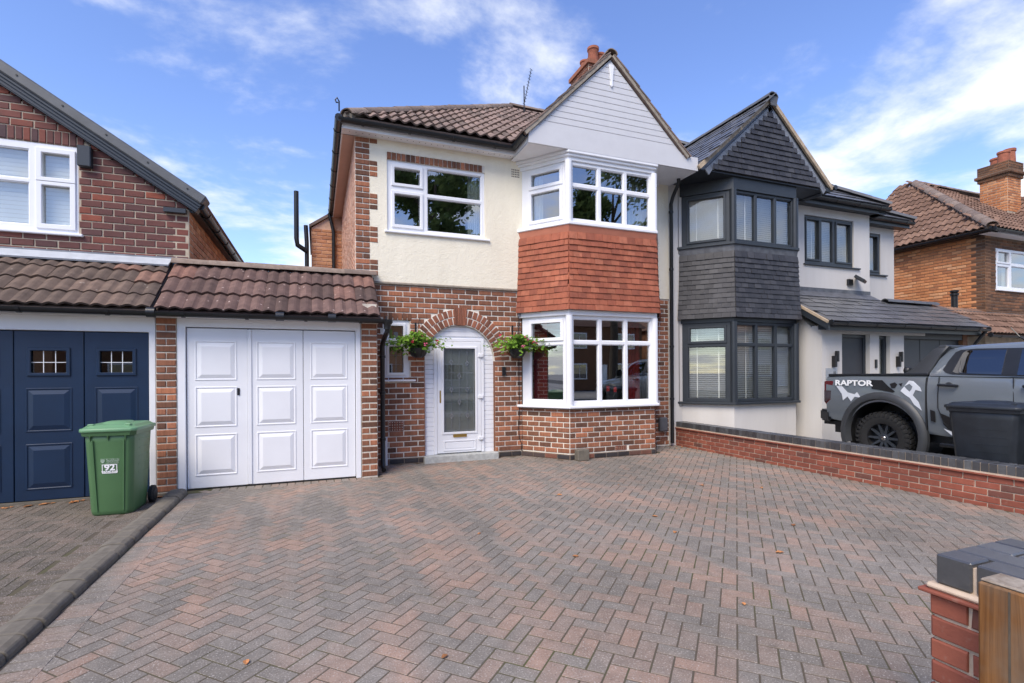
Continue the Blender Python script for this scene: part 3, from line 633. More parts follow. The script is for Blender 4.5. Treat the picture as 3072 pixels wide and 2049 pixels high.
def bay_glazing(z0, z1, tr, up):
    f = FAC[0]; L = LEN[0]; w0, w1 = .14, L-.10
    wl_ = window(house, f, .01, L-.03, z0, z1, [(w0+.075, w1-.06, tr+.075, z1-.105), (w0+.075, w1-.06, z0+.115, tr-.045)] if up else [(w0+.06, w1-.06, tr+.08, z1-.105), (w0+.035, w1-.02, z0+.09, tr-.04)], n0=-.08, n1=-.008, sash=(0, 1) if up else (0,), sw=.05)
    f = FAC[1]; L = LEN[1]; e = .085; m1, m2 = L*.35, L*.655; hw = .032; P = []
    for a, b in ((e, m1-hw), (m1+hw, m2-hw), (m2+hw, L-e)): P += [(a, b, tr+hw, z1-.06), (a, b, z0+.07, tr-hw)]
    window(house, f, -.012, L+.012, z0, z1, P, n0=-.08, n1=-.008)
    f = FAC[2]; L = LEN[2]; window(house, f, .03, L-.01, z0, z1, [(.12, L-.14, tr+.05, z1-.08), (.12, L-.14, z0+.08, tr-.04)], n0=-.08, n1=-.008)
    for c in (BB, BC): MB().tube([(c[0], c[1], z0), (c[0], c[1], z1)], .062, 10).build('corner_post', 'upvc', house, smooth=True)
bay_glazing(.925, 2.47, 2.01, False); bay_glazing(4.055, 5.10, 4.70, True)
# hung tiles on the bay
core = bay_band('tile_hanging', 'terracotta_paint', .02, 2.55, 3.99, house, 0, .0)
tl = []
for f, L in zip(FAC, LEN):
    for r in range(13):
        z = 2.558+r*.1005; fl = .050*(1-r/13)**2+.036; ext = .55*fl; x = (-.5 if r % 2 else 0)*.165-ext
        while x < L+ext:
            c0, c1 = max(x, -ext), min(x+.163, L+ext)
            if c1-c0 > .03: tl.append((('plain', random.randrange(NV)), f.mat((c0+c1)/2, fl+jit(.002), z+jit(.003), (c1-c0)/.163) @ Matrix.Rotation(jit(.012), 4, 'Y')))
            x += .165
emit('hung_tile', core, tl, 'tile_red', 300)
MB(T).poly([(3.36, 2.5), (3.40, 2.5), (3.47, 2.98), (3.42, 2.98)], -.01, .05).build('bay_flashing', 'lead', house)
# bay rooms, curtains
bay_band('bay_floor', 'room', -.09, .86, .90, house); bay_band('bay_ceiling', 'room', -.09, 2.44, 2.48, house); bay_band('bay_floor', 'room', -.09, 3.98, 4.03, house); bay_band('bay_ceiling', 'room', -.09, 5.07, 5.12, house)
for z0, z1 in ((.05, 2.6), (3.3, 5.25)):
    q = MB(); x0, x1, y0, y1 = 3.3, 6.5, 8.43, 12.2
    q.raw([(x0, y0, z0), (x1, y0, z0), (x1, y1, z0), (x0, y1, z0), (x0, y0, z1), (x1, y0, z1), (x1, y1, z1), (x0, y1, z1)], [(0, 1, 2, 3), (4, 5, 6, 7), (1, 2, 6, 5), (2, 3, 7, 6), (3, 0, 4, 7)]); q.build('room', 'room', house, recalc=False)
def curtain(p0, p1, z0, z1, mat, par, waves=7, amp=.03, gather=0):
    p0 = Vector(p0); p1 = Vector(p1); d = p1-p0; n = Vector((d.y, -d.x)).normalized(); b = MB(); k = waves*8; vs = []; fs = []
    for i in range(k+1):
        t = i/k; o = n*(amp*math.sin(t*waves*2*math.pi)+amp*.4*math.sin(t*waves*3.1)); pt = p0+d*t; pb_ = p0+d*t*(1-gather)
        vs += [(pb_.x+o.x, pb_.y+o.y, z0), (pt.x+o.x, pt.y+o.y, z1), (pb_.x+o.x+n.x*.006, pb_.y+o.y+n.y*.006, z0), (pt.x+o.x+n.x*.006, pt.y+o.y+n.y*.006, z1)]
    for i in range(k): a = i*4; fs += [(a, a+4, a+5, a+1), (a+2, a+3, a+7, a+6), (a, a+2, a+6, a+4), (a+1, a+5, a+7, a+3)]
    return b.raw(vs, fs).build('curtain', mat, par, smooth=True)
curtain((3.70, 8.43), (3.86, 8.25), .9, 2.44, 'red_curtain', house); curtain((5.42, 8.22), (5.80, 8.22), .9, 2.44, 'red_curtain', house, 5)
curtain((3.62, 8.42), (3.80, 8.25), 4.03, 5.08, 'net_curtain', house, 4); curtain((5.55, 8.2), (5.9, 8.2), 4.03, 5.08, 'net_curtain', house, 4)
# ---- eaves, gable, roofs
SZ = 5.295
sof = MB(); sof.ext([(.40, 8.23, SZ), (3.28, 8.23, SZ), (3.28, 8.45, SZ), (.40, 8.45, SZ)], (0, 0, .02)); sof.build('soffit', 'soffit_white', house)
so = MB()
for i in range(28): so.lathe([(.008, -.002), (.008, .001)], (.5+i*.1, 8.31, SZ), (0, 0, 1), 6)
so.build('soffit_vent', 'mortar_dark', house)
MB().box(.40, 3.27, 8.205, 8.229, SZ-.012, SZ+.16).build('fascia', 'soffit_white', house)
sd_ = MB().box(.40, .60, 8.43, 13.2, SZ, SZ+.02).build('soffit', 'terracotta_paint', house); sd_.data.materials[0] = M['timber_trim']
sd_.data.materials[0] = plain('soffit_peach', (.62, .42, .34), .6, var=.06)
MB().box(.385, .405, 8.205, 13.2, SZ-.01, SZ+.15).build('fascia', 'soffit_white', house)
gutter(house, (.33, 8.14, 5.40), (3.22, 8.14, 5.385)); gutter(house, (.335, 8.10, 5.395), (.335, 13.1, 5.37))
gutter(house, (3.19, 7.62, 5.40), (3.19, 8.12, 5.385), bracket=False)
RIDY, RIDZ, HIPX = 12.0, 8.19, 4.60
EY, EZ = 8.15, 5.45
Bv = Vector((0, RIDY-EY, RIDZ-EZ)); SL = Bv.length; Bv.normalize()
rf = MB(); x0 = .43
def quadslab(pts, th=.06):
    b = MB(); n = (Vector(pts[1])-Vector(pts[0])).cross(Vector(pts[2])-Vector(pts[0])).normalized(); n = n if n.z > 0 else -n; return b.ext([Vector(p)-n*th for p in pts], n*(th-.004))
roof = quadslab([(x0, EY, EZ), (6.66, EY, EZ), (6.66, RIDY, RIDZ), (HIPX, RIDY, RIDZ)]).build('roof', 'tile_brown', house)
quadslab([(x0, EY, EZ), (HIPX, RIDY, RIDZ), (x0, RIDY+3.9, EZ)]).build('roof', 'tile_brown', house)
quadslab([(x0, RIDY+3.9, EZ), (HIPX, RIDY, RIDZ), (6.66, RIDY, RIDZ), (6.66, RIDY+3.9, EZ)]).build('roof', 'tile_brown', house)
GX, GZ, GY = 4.81, 6.97, 7.60
def ins(a, b):
    x = x0+a; v = 3.25+(b/2.62)*1.56 if b < 2.62 else 5.6
    return a > (HIPX-x0)*b/SL-.10 and x < v+.35 and b < SL-.1
emit('roof_tile', roof, tile_list('pan', (x0, EY, EZ), (1, 0, 0), Bv, 6.3, SL, .36, .325, ins), 'tile_brown', 300)
MB().tube([(x0+.04, EY+.04, EZ+.0), (HIPX, RIDY, RIDZ+.0)], .09, 8).build('hip_bedding', 'verge_mortar', roof); ridge_run('hip_tile', roof, (x0+.02, EY+.02, EZ+.02), (HIPX, RIDY, RIDZ+.03), .12, 'ridge_brown', .42); ridge_run('ridge_tile', roof, (HIPX, RIDY, RIDZ+.05), (6.6, RIDY, RIDZ+.05), .115, 'ridge_brown', .42)
MB().tube([(.34, 8.1, 5.48), (.34, 8.08, 5.62), (.31, 8.06, 5.66), (.285, 8.06, 5.62), (.30, 8.06, 5.585), (.325, 8.06, 5.59)], .011, 7).build('hip_iron', 'black_metal', house, smooth=True)
# gable front
Tg = Fr((0, GY, 0), (1, 0))
gl_, gr_ = (3.27, 5.40), (6.33, 5.52)
gab = MB(Tg).poly([(3.25, 5.262), (6.685, 5.262), (6.685, 5.50), (6.36, 5.50), (GX, GZ-.03), (3.25, 5.43)], -.05, -.012).build('gable', 'clad_grey', house)
MB(Tg).box(3.245, 6.69, -.012, .008, 5.255, 5.50).build('fascia', 'clad_grey', gab)
MB(Tg).poly([(3.245, 5.50), (6.34, 5.50), (6.28, 5.555), (3.36, 5.555)], -.012, .008).build('fascia', 'clad_grey', gab)
z = 5.557; k = 0
while z < GZ-.10:
    h = min(.103, GZ-.07-z)
    def xl(zz): return GX-(GX-3.27)*(GZ-.045-zz)/(GZ-.045-5.415)+.02
    def xr(zz): return GX+(6.35-GX)*(GZ-.045-zz)/(GZ-.045-5.50)-.02
    q = [(xl(z), z), (xr(z), z), (xr(z+h-.012), z+h-.012), (xl(z+h-.012), z+h-.012)]
    if q[2][0]-q[3][0] < .01: q[2] = q[3] = (GX, z+h-.012)
    bb_ = MB(Tg); bb_.raw([(u, .004, zz) for u, zz in q]+[(u, -.014, zz) for u, zz in q]+[(q[3][0], -.009, z+h), (q[2][0], -.009, z+h)], [(0, 1, 2, 3), (3, 2, 9, 8), (0, 4, 5, 1), (0, 3, 8, 7, 4), (1, 5, 6, 9, 2)]).build('gable_board', 'clad_grey', gab)
    z += h
MB(Tg).poly([(GX-.045, GZ-.13), (GX+.055, GZ-.13), (GX+.028, GZ-.42), (GX+.03, GZ-.50), (GX+.005, GZ-.525), (GX-.018, GZ-.50), (GX-.012, GZ-.42)], .004, .03).build('finial', 'upvc', gab, bevel=.006)
# verge trims + slabs
groof = MB()
for (xe, ze) in ((3.20, 5.36), (6.42, 5.44)):
    d = Vector((GX-xe, 0, GZ-ze)); n = Vector((-d.z, 0, d.x)).normalized(); n = n if n.z > 0 else -n
    groof.ext([Vector((xe, GY-.035, ze))+n*.0, Vector((GX, GY-.035, GZ)), Vector((GX, GY-.035, GZ))+n*.05, Vector((xe, GY-.035, ze))+n*.05], (0, 3.1, 0))
groof = groof.build('gable_roof', 'tile_brown', house)
for (xe, ze, sgn) in ((3.20, 5.36, 1), (6.42, 5.44, -1)):
    d = Vector((GX-xe, 0, GZ-ze)); L = d.length; d.normalize(); n = Vector((-d.z, 0, d.x)); n = n if n.z > 0 else -n
    k = 0
    while k*.31 < L-.06:
        p = Vector((xe, GY-.055, ze))+d*(k*.31-.03)+n*.05; e_ = min(.38, L-k*.31+.05)
        MB().ext([p+n*.022, p+n*.048, p+d*e_+n*.024, p+d*e_+n*.002], (0, .32, 0)).build('verge_tile', 'tile_brown', groof); k += 1
    MB().ext([Vector((xe, GY-.045, ze))+n*.004, Vector((GX, GY-.045, GZ))+n*.004, Vector((GX, GY-.045, GZ))+n*.062, Vector((xe, GY-.045, ze))+n*.062], (0, .03, 0)).build('verge_mortar', 'verge_mortar', groof)
ridge_run('ridge_tile', groof, (GX, GY-.06, GZ+.045), (GX, GY+2.9, GZ+.045), .105, 'ridge_brown', .42)
MB().ext([(3.25, GY+.05, 5.262), (6.68, GY+.05, 5.262), (6.68, 8.46, 5.262), (3.25, 8.46, 5.262)], (0, 0, .012)).build('soffit', 'soffit_white', house)
MB().box(3.25, 3.27, GY+.045, 8.215, 5.25, 5.42).build('fascia', 'soffit_white', house); MB().box(6.665, 6.685, GY+.045, 8.4, 5.25, 5.45).build('fascia', 'soffit_white', house)
# downpipe on the party line with swan neck
downpipe(house, [(6.62, 8.05, 5.27), (6.62, 8.05, 5.18), (6.50+.16, 8.28, 4.98), (6.66, 8.33, 4.86), (6.66, 8.335, .06)], .036, clips=[(6.66, 8.335, z) for z in (.95, 2.0, 3.55, 4.7)])
# side wall, rear wing
Ts = Fr((.59, 15.5, 0), (0, -1))
sw_ = MB(Ts).cells(0, 15.5-8.435, 0, 5.30, [], -.25, -.006).build('side_wall', 'mortar_peach', house)
emit('side_brick', sw_, brick_list(Ts, 'bm', 15.5-13.0, 15.5-8.45, 2.6, 5.29, CH, BL, .012, .223), 'brick_peach', 300)
Tw = Fr((-.10, 13.0, 0), (1, 0))
wg = MB(Tw).poly([(0, 0), (.7, 0), (.7, 5.3), (.42, 5.3), (0, 4.98)], -3, -.006).build('rear_wing', 'mortar_peach', house)
emit('side_brick', wg, brick_list(Tw, 'bm', 0, .69, 2.6, 4.98, CH, BL, .012, .223), 'brick_buff', 420)
MB(Tw).poly([(-.05, 4.98), (.45, 5.32), (.45, 5.40), (-.05, 5.05)], -3, .05).build('wing_roof', 'tile_brown', house)
downpipe(house, [(.30, 12.9, 5.34), (.36, 12.92, 5.1), (.40, 12.94, 4.9), (.40, 12.94, 2.0)], .042); downpipe(house, [(-.22, 12.9, 5.0), (-.20, 12.9, 4.6), (-.20, 12.9, 2.0)], .05); downpipe(house, [(-.42, 12.8, 5.75), (-.42, 12.8, 4.65), (-.40, 12.8, 4.5), (-.2, 12.85, 4.38)], .055)
MB().box(.59, 6.66, 15.4, 15.5, 0, 5.3).build('rear_wall', 'stucco', house)
# chimney
CX0, CX1, CY0, CY1 = 6.50, 7.10, 11.30, 12.25
chm = MB().box(CX0, CX1, CY0, CY1, 7.0, 9.38).build('chimney', 'mortar_buff', house)
for f, L in ((Fr((CX0, CY0, 0), (1, 0)), CX1-CX0), (Fr((CX0, CY1, 0), (0, -1)), CY1-CY0)):
    emit('chimney_brick', chm, brick_list(f, 'bm', 0, L, 7.6, 9.36, CH, BL, .013, .223, n=.006), 'brick_arch', 220)
bpt = MB().box(CX0-.05, CX1+.05, CY0-.05, CY1+.05, 9.36, 9.46).build('chimney_cap', 'brick_arch', chm)
for x, y, h, r in ((6.72, 11.45, .42, .15), (6.70, 11.85, .30, .13), (6.98, 11.55, .36, .15), (6.95, 12.0, .3, .13)):
    MB().lathe([(r*.92, 0), (r*.86, h*.8), (r*.9, h*.82), (r*1.02, h*.86), (r*1.02, h), (r*.8, h), (r*.78, h*.6)], (x, y, 9.45), (0, 0, 1), 18).build('chimney_pot', 'pot', chm, smooth=True)
# ---------------------------------------------------------------- garages
GF = 7.55
Tf = Fr((0, GF, 0), (1, 0))
def pillar_bricks(T, u0, u1, z0, z1, ch=CH):
    out = []; i = 0; z = z0; w = u1-u0
    while z+ch*.6 < z1:
        if i % 2 == 0: out.append((('bm', random.randrange(NV)), T.mat((u0+u1)/2, .0, z+ch/2, (w-.008)/.223)))
        else: out += [(('bh', random.randrange(NV)), T.mat(u0+w*.25+k*w*.5, .0, z+ch/2, (w/2-.012)/.105)) for k in (0, 1)]
        z += ch; i += 1
    return out
def raised_panel(T, par, u0, u1, z0, z1, n, mat, pr=.012):
    b = MB(T); b.cells(u0-.02, u1+.02, z0-.02, z1+.02, [(u0, u1, z0, z1)], n-.004, n+.007).build('panel_moulding', mat, par, bevel=.005)
    e = .055; q = MB(T); q.raw([(u0+.008, n+.0005, z0+.008), (u1-.008, n+.0005, z0+.008), (u1-.008, n+.0005, z1-.008), (u0+.008, n+.0005, z1-.008), (u0+e, n+pr, z0+e), (u1-e, n+pr, z0+e), (u1-e, n+pr, z1-e), (u0+e, n+pr, z1-e)], [(4, 5, 6, 7), (0, 1, 5, 4), (1, 2, 6, 5), (2, 3, 7, 6), (3, 0, 4, 7)])
    q.build('raised_panel', mat, par)
def garage_roof(par, xa, xb, ey, ez, ry, rz, mat, gauge=.385, key='roman', a0=0):
    B = Vector((0, ry-ey, rz-ez)); L = B.length
    r = quadslab([(xa, ey, ez), (xb, ey, ez), (xb, ry, rz), (xa, ry, rz)], .05).build('roof', mat, par)
    emit('roof_tile', r, tile_list(key, (xa, ey, ez), (1, 0, 0), B, xb-xa-.1, L, .30, gauge, lambda a, b: b < L-.02, a0=a0), mat, 300)
    return r
gar = thing('garage', 'attached brick garage with white panelled three-leaf door between house and navy garage', 'garage', (-.5, 7.9, 0))
for u0, u1 in ((-1.885, -1.665), (.598, .82)):
    c = MB(Tf).box(u0, u1, -.28, -.006, 0, 2.24).build('pillar', 'mortar_garage', gar); emit('brick', c, pillar_bricks(Tf, u0, u1, .01, 2.22), 'brick_main', 400)
Tr = Fr((.82, GF, 0), (0, 1)); c = MB(Tr).box(0, .875, -.2, -.006, 0, 2.5).build('side_wall', 'mortar_garage', gar)
emit('brick', c, brick_list(Tr, 'bm', 0, .87, .01, 2.45, CH, BL, J, .223), 'brick_main', 400)
MB(Tf).cells(-1.662, .592, 0, 2.222, [(-1.568, .522, -.1, 2.112)], -.12, -.012).build('door_frame', 'upvc', gar, bevel=.006)
LX = [(-1.560, -.862), (-.848, -.176), (-.170, .515)]; PX = [(-1.452, -1.007), (-.735, -.288), (-.062, .391)]; PZ = [(1.440, 1.918), (.83, 1.318), (.198, .70)]
for i, ((a, b), (p, q)) in enumerate(zip(LX, PX)):
    lf = MB(Tf).box(a, b, -.10, -.042, .022, 2.10).build('door_leaf', 'upvc_door', gar, bevel=.005)
    for z0, z1 in PZ: raised_panel(Tf, lf, p, q, z0, z1, -.042, 'upvc_door', .016)
    if i == 0:
        MB(Tf).box(-.862, -.812, -.042, -.028, .03, 2.095).build('meeting_stile', 'upvc_door', lf, bevel=.004)
        hd = MB(Tf).box(-.985, -.955, -.042, -.030, 1.22, 1.315).build('garage_handle', 'black_metal', lf, bevel=.005); MB(Tf).tube([Tf(-.97, -.035, 1.30), Tf(-.97, .01, 1.31)], .009, 8).build('stem', 'black_metal', hd); MB(Tf).tube([Tf(-1.025, .012, 1.312), Tf(-.97, .012, 1.306), Tf(-.915, .012, 1.312)], .011, 8).build('grip', 'black_metal', hd, smooth=True)
    if i != 1:
        u = -1.566 if i == 0 else .518
        for z in (.35, 1.1, 1.85): MB(Tf).tube([Tf(u, -.03, z-.06), Tf(u, -.03, z+.06)], .010, 8).build('hinge', 'upvc', lf)
MB(Tf).box(-1.655, .59, -.20, -.125, .021, 2.22).build('light_leak_panel', 'black_metal', gar); MB(Tf).box(-1.66, .60, -.3, -.10, -.02, .021).build('threshold', 'slab_grey', gar)  # added black panel behind the leaves, stops sky light through the door gaps
grf = garage_roof(gar, -1.86, .86, 7.40, 2.285, 8.36, 3.03, 'tile_garage', .40)
ridge_run('ridge_tile', grf, (-1.88, 8.36, 3.055), (.87, 8.36, 3.055), .105, 'ridge_brown', .46)
MB().box(-1.85, .84, 8.36, 13, 2.95, 3.0).build('rear_roof', 'tile_garage', gar)
MB().box(-1.88, .84, 7.45, 7.66, 2.222, 2.30).build('fascia', 'white_paint', gar)
gutter(gar, (-1.90, 7.36, 2.275), (.93, 7.36, 2.262), .055); MB().tube([(-1.93, 7.36, 2.263), (-1.84, 7.36, 2.263)], .062, 12).build('gutter_joint', 'black_plastic', gar, smooth=True)
MB().lathe([(.05, -.08), (.05, -.02), (.075, .01), (.075, .05)], (.945, 7.38, 2.21), (0, 0, 1), 14).build('gutter_outlet', 'black_plastic', gar, smooth=True)
downpipe(gar, [(.945, 7.38, 2.2), (.945, 7.39, 2.10), (.935, 7.80, 1.98), (.93, 7.86, 1.9), (.93, 7.86, .16), (.93, 7.82, .08), (.93, 7.76, .05)], .036, clips=[(.93, 7.86, z) for z in (.5, 1.2, 1.75)])
for x in (-.45, .2): MB().tube([(x-.05, 7.36, 2.262), (x+.05, 7.36, 2.262)], .06, 12).build('gutter_joint', 'black_plastic', gar, smooth=True)

lg = thing('garage', 'brick garage with navy blue panelled doors in white frame behind green bin', 'garage', (-3.2, 7.9, 0))
MB(Tf).cells(-4.75, -1.892, 0, 2.215, [(-4.63, -1.962, -.1, 2.032)], -.12, -.012).build('door_frame', 'white_paint', lg, bevel=.006)
MB(Tf).box(-4.95, -4.755, -.28, -.006, 0, 2.22).build('pillar', 'brick_main', lg)
for (a, b, p, q) in ((-4.62, -3.963, -4.50, -4.09), (-3.957, -3.298, -3.84, -3.43), (-3.290, -2.634, -3.168, -2.765), (-2.626, -1.968, -2.505, -2.105)):
    lf = MB(Tf).cells(a, b, .025, 2.025, [(p+.03, q-.03, 1.525, 1.795)], -.10, -.042).build('door_leaf', 'navy', lg, bevel=.005)
    MB(Tf).cells(p-.005, q+.005, 1.49, 1.83, [(p+.035, q-.035, 1.53, 1.79)], -.044, -.024).build('window_surround', 'navy', lf, bevel=.007)
    pane_box(Tf, lf, p+.02, q-.02, 1.51, 1.81, -.065, 'glass_door'); w = MB(Tf)
    for k in (1, 2): u = p+.03+(q-p-.06)*k/3; w.box(u-.004, u+.004, -.060, -.057, 1.52, 1.80)
    w.box(p+.03, q-.03, -.0605, -.0575, 1.65, 1.658); w.build('leading', 'letter_white', lf)
    for z0, z1 in ((.85, 1.33), (.17, .67)): raised_panel(Tf, lf, p, q, z0, z1, -.042, 'navy', .012)
MB(Tf).lathe([(.012, 0), (.012, .03), (.03, .035), (.034, .05), (.02, .06)], Tf(-2.576, -.042, 1.065), Tf.N, 12).build('door_knob', 'chrome', lg, smooth=True)
for z in (.55, 1.45, 1.86): MB(Tf).tube([Tf(-1.965, -.03, z-.05), Tf(-1.965, -.03, z+.05)], .011, 8).build('hinge', 'white_paint', lg)
room(lg, Tf, -4.6, -1.97, .03, 2.1, -3, -.105)
MB(Tf).box(-4.9, -1.89, -.3, -.02, -.02, .018).build('threshold', 'concrete', lg)
lr = garage_roof(lg, -5.2, -1.89, 7.40, 2.29, 8.40, 3.04, 'tile_garage_left', .315)
lr2 = MB(Fr((0, 8.46, 0), (1, 0))).poly([(-5.2, 3.02), (-1.72, 3.02), (-1.72, 3.165), (-5.2, 3.165)], -.02, .02).build('flashing', 'lead', lg)
MB().ext([(-5.2, 8.22, 2.995), (-1.90, 8.22, 2.995), (-1.90, 8.455, 3.125), (-5.2, 8.455, 3.125)], (0, -.012, .02)).build('flashing_apron', 'flash_white', lg)
MB().box(-5.0, -1.905, 7.45, 7.66, 2.215, 2.30).build('fascia', 'white_paint', lg)
gutter(lg, (-5.2, 7.36, 2.285), (-1.91, 7.36, 2.275), .055)
# ---------------------------------------------------------------- house on the left
LY = 8.48
lh = thing('detached_house', 'plum brick house with sloping dark verge and white window above navy garage', 'house', (-3.6, 8.7, 0))
Tl = Fr((0, LY, 0), (1, 0)); LW = (-4.55, -2.985, 3.395, 4.575); CL = .0975
def vz(u): return 3.86+(-1.70-u)*.652
lw = MB(Tl).poly([(-1.70, 0), (-1.70, vz(-1.70)), (-4.55, vz(-4.55)), (-6.5, 6.2), (-6.5, 0)], -.24, -.20)
lw.cells(-6.5, -1.70, 2.6, 3.86, [(LW[0], LW[1], LW[2], 9)], -.199, -.006); lw.poly([(-1.70, 3.86), (LW[1], 3.86), (LW[1], vz(LW[1]))], -.199, -.006); lw.poly([(LW[0], LW[3]), (LW[1], LW[3]), (LW[1], vz(LW[1])), (LW[0], vz(LW[0]))], -.199, -.006)
lw = lw.build('wall', 'mortar_buff', lh)
def lclip(z): return (-4.6, -1.705 if z < 3.84 else min(-1.705, -1.70-(z-.10-3.86)/.652))
emit('brick', lw, brick_list(Tl, 'bl', -4.6, -1.705, 3.10, 5.6, CL, .245, .015, .23, [LW, (LW[0], LW[1]+.13, LW[3], LW[3]+.19)], clip=lclip, off=.05), 'brick_plum', 300)
emit('brick', lw, [(('soldier', random.randrange(NV)), Tl.mat(-4.5+i*.081, 0, 4.668, .071/.066, .17/.112)) for i in range(20) if vz(-4.5+i*.081) > 4.66], 'brick_plum', 340)
lwn = window(lh, Tl, *LW, [(-4.45, -3.515, 4.09, 4.48), (-4.45, -3.515, 3.49, 4.04), (-3.385, -3.07, 4.12, 4.46), (-3.385, -3.07, 3.50, 4.03)], sash=(2, 3), n0=-.10, n1=-.01, sill=(-4.6, -2.93, 3.365, .05), gl='glass_blind', sw=.055)
bl_ = MB(Tl); z = 3.42
while z < 4.56: bl_.raw([(-4.5, -.125, z), (-3.02, -.125, z), (-3.02, -.115, z+.05), (-4.5, -.115, z+.05), (-4.5, -.127, z), (-3.02, -.127, z), (-3.02, -.117, z+.05), (-4.5, -.117, z+.05)], [(0, 1, 2, 3), (7, 6, 5, 4), (0, 4, 5, 1), (3, 2, 6, 7)]); z += .056
bl_ = bl_.build('pleated_blind', 'blind_white', lwn)
room(lh, Tl, -4.6, -2.9, 3.2, 4.7, -2, -.2)
Tls = Fr((-1.70, LY, 0), (0, 1)); lsd = MB(Tls).cells(0, 8, 0, 3.86, [], -.2, -.006).build('side_wall', 'mortar_buff', lh)
emit('side_brick', lsd, brick_list(Tls, 'bl', 0, 5.0, 2.7, 3.85, CL, .245, .012, .23), 'brick_buff', 300)
# verge: dark boards and dry verge cap along the slope
d = Vector((-1, 0, .652)).normalized(); n = Vector((.652, 0, 1)).normalized(); p0 = Vector((-1.60, LY-.10, 3.82)); Lv = 5.2
MB().ext([p0, p0+d*Lv, p0+d*Lv+n*.13, p0+n*.13], (0, .14, 0)).build('bargeboard', 'anthracite', lh)
for k in range(3): MB().ext([p0+n*(.015+k*.04), p0+d*Lv+n*(.015+k*.04), p0+d*Lv+n*(.035+k*.04), p0+n*(.035+k*.04)], (0, -.012-.006*k, 0)).build('bargeboard_moulding', 'anthracite', lh)
vg = MB().ext([p0+n*.131+Vector((0, -.035, 0)), p0+d*Lv+n*.131+Vector((0, -.035, 0)), p0+d*Lv+n*.27+Vector((0, -.035, 0)), p0+n*.27+Vector((0, -.035, 0))], (0, .3, 0)).build('verge_cap', 'tar_grey', lh, bevel=.02)
for k in range(10): MB().lathe([(.012, 0), (.012, .006)], p0+d*(.25+k*.56)+n*.21+Vector((0, -.036, 0)), (0, -1, 0), 8).build('fixing', 'black_metal', vg)
quadslab([(-1.52, LY+.2, 4.05), (-6.4, LY+.2, 7.23), (-6.4, LY+8, 7.23), (-1.52, LY+8, 4.05)], .08).build('roof', 'tile_brown', lh)
MB().box(-1.72, -1.60, LY+.02, LY+8, 3.84, 3.90).build('soffit', 'anthracite', lh); gutter(lh, (-1.55, LY-.05, 3.93), (-1.55, LY+7.5, 3.90), .055, 'black_plastic')
MB(Tl).box(-2.97, -2.82, 0, .10, 4.30, 4.58).build('junction_box', 'anthracite', lh, bevel=.01)
MB(Tl).box(-2.0, -1.73, 0, .08, 3.80, 3.86).build('verge_foot', 'anthracite', lh)
# ---------------------------------------------------------------- dark-grey rendered house
dh = thing('semi_detached_house', 'white rendered semi-detached house with charcoal tile-hung bay and dark window frames', 'house', (9.6, 8.6, 0))
DA, DB, DC, DD = (6.97, 8.43), (7.62, 7.68), (9.27, 7.68), (9.92, 8.43)
DF = [Fr((*DA, 0), (DB[0]-DA[0], DB[1]-DA[1])), Fr((*DB, 0), (1, 0)), Fr((*DC, 0), (DD[0]-DC[0], DD[1]-DC[1]))]; DLn = [math.dist(DA, DB), DC[0]-DB[0], math.dist(DC, DD)]
FAC_s, LEN_s = FAC, LEN; FAC = DF; LEN = DLn
DW = (10.46, 12.10, 3.965, 5.09)
MB(T).cells(6.665, 12.66, 0, 5.31, [(DA[0]+.1, DD[0]-.1, .9, 2.5), (DA[0]+.1, DD[0]-.1, 4.05, 5.1), DW], -.28, .012).build('wall', 'white_render', dh)
bay_band('bay_wall', 'white_render', 0, 0, .84, dh)
bay_band('bay_sill', 'anthracite', .085, .84, .885, dh, .008); bay_band('bay_sill', 'anthracite', .08, 3.975, 4.03, dh, .008)
bay_band('bay_head', 'anthracite', .02, 2.47, 2.56, dh); bay_band('bay_head', 'anthracite', .03, 5.06, 5.29, dh)
bay_band('lead_apron', 'lead_dark', .03, 3.80, 3.976, dh, 0, .05)
def blind(par, T, u0, u1, z0, z1, n, pitch=.042, sl=.034, tilt=.022):
    b = MB(T); z = z0
    while z < z1:
        b.raw([(u0, n-tilt, z), (u1, n-tilt, z), (u1, n, z+sl), (u0, n, z+sl), (u0, n-tilt-.003, z), (u1, n-tilt-.003, z), (u1, n-.003, z+sl), (u0, n-.003, z+sl)], [(0, 1, 2, 3), (7, 6, 5, 4), (0, 4, 5, 1), (3, 2, 6, 7)]); z += pitch
    o = b.build('blind_slats', 'blind_white', par, recalc=False); o['kind'] = 'stuff'
    c = MB(T)
    for u in (u0+(u1-u0)*.25, u0+(u1-u0)*.78): c.box(u-.012, u+.012, n+.004, n+.007, z0, z1)
    c.build('blind_tape', 'blind_white', par); return o
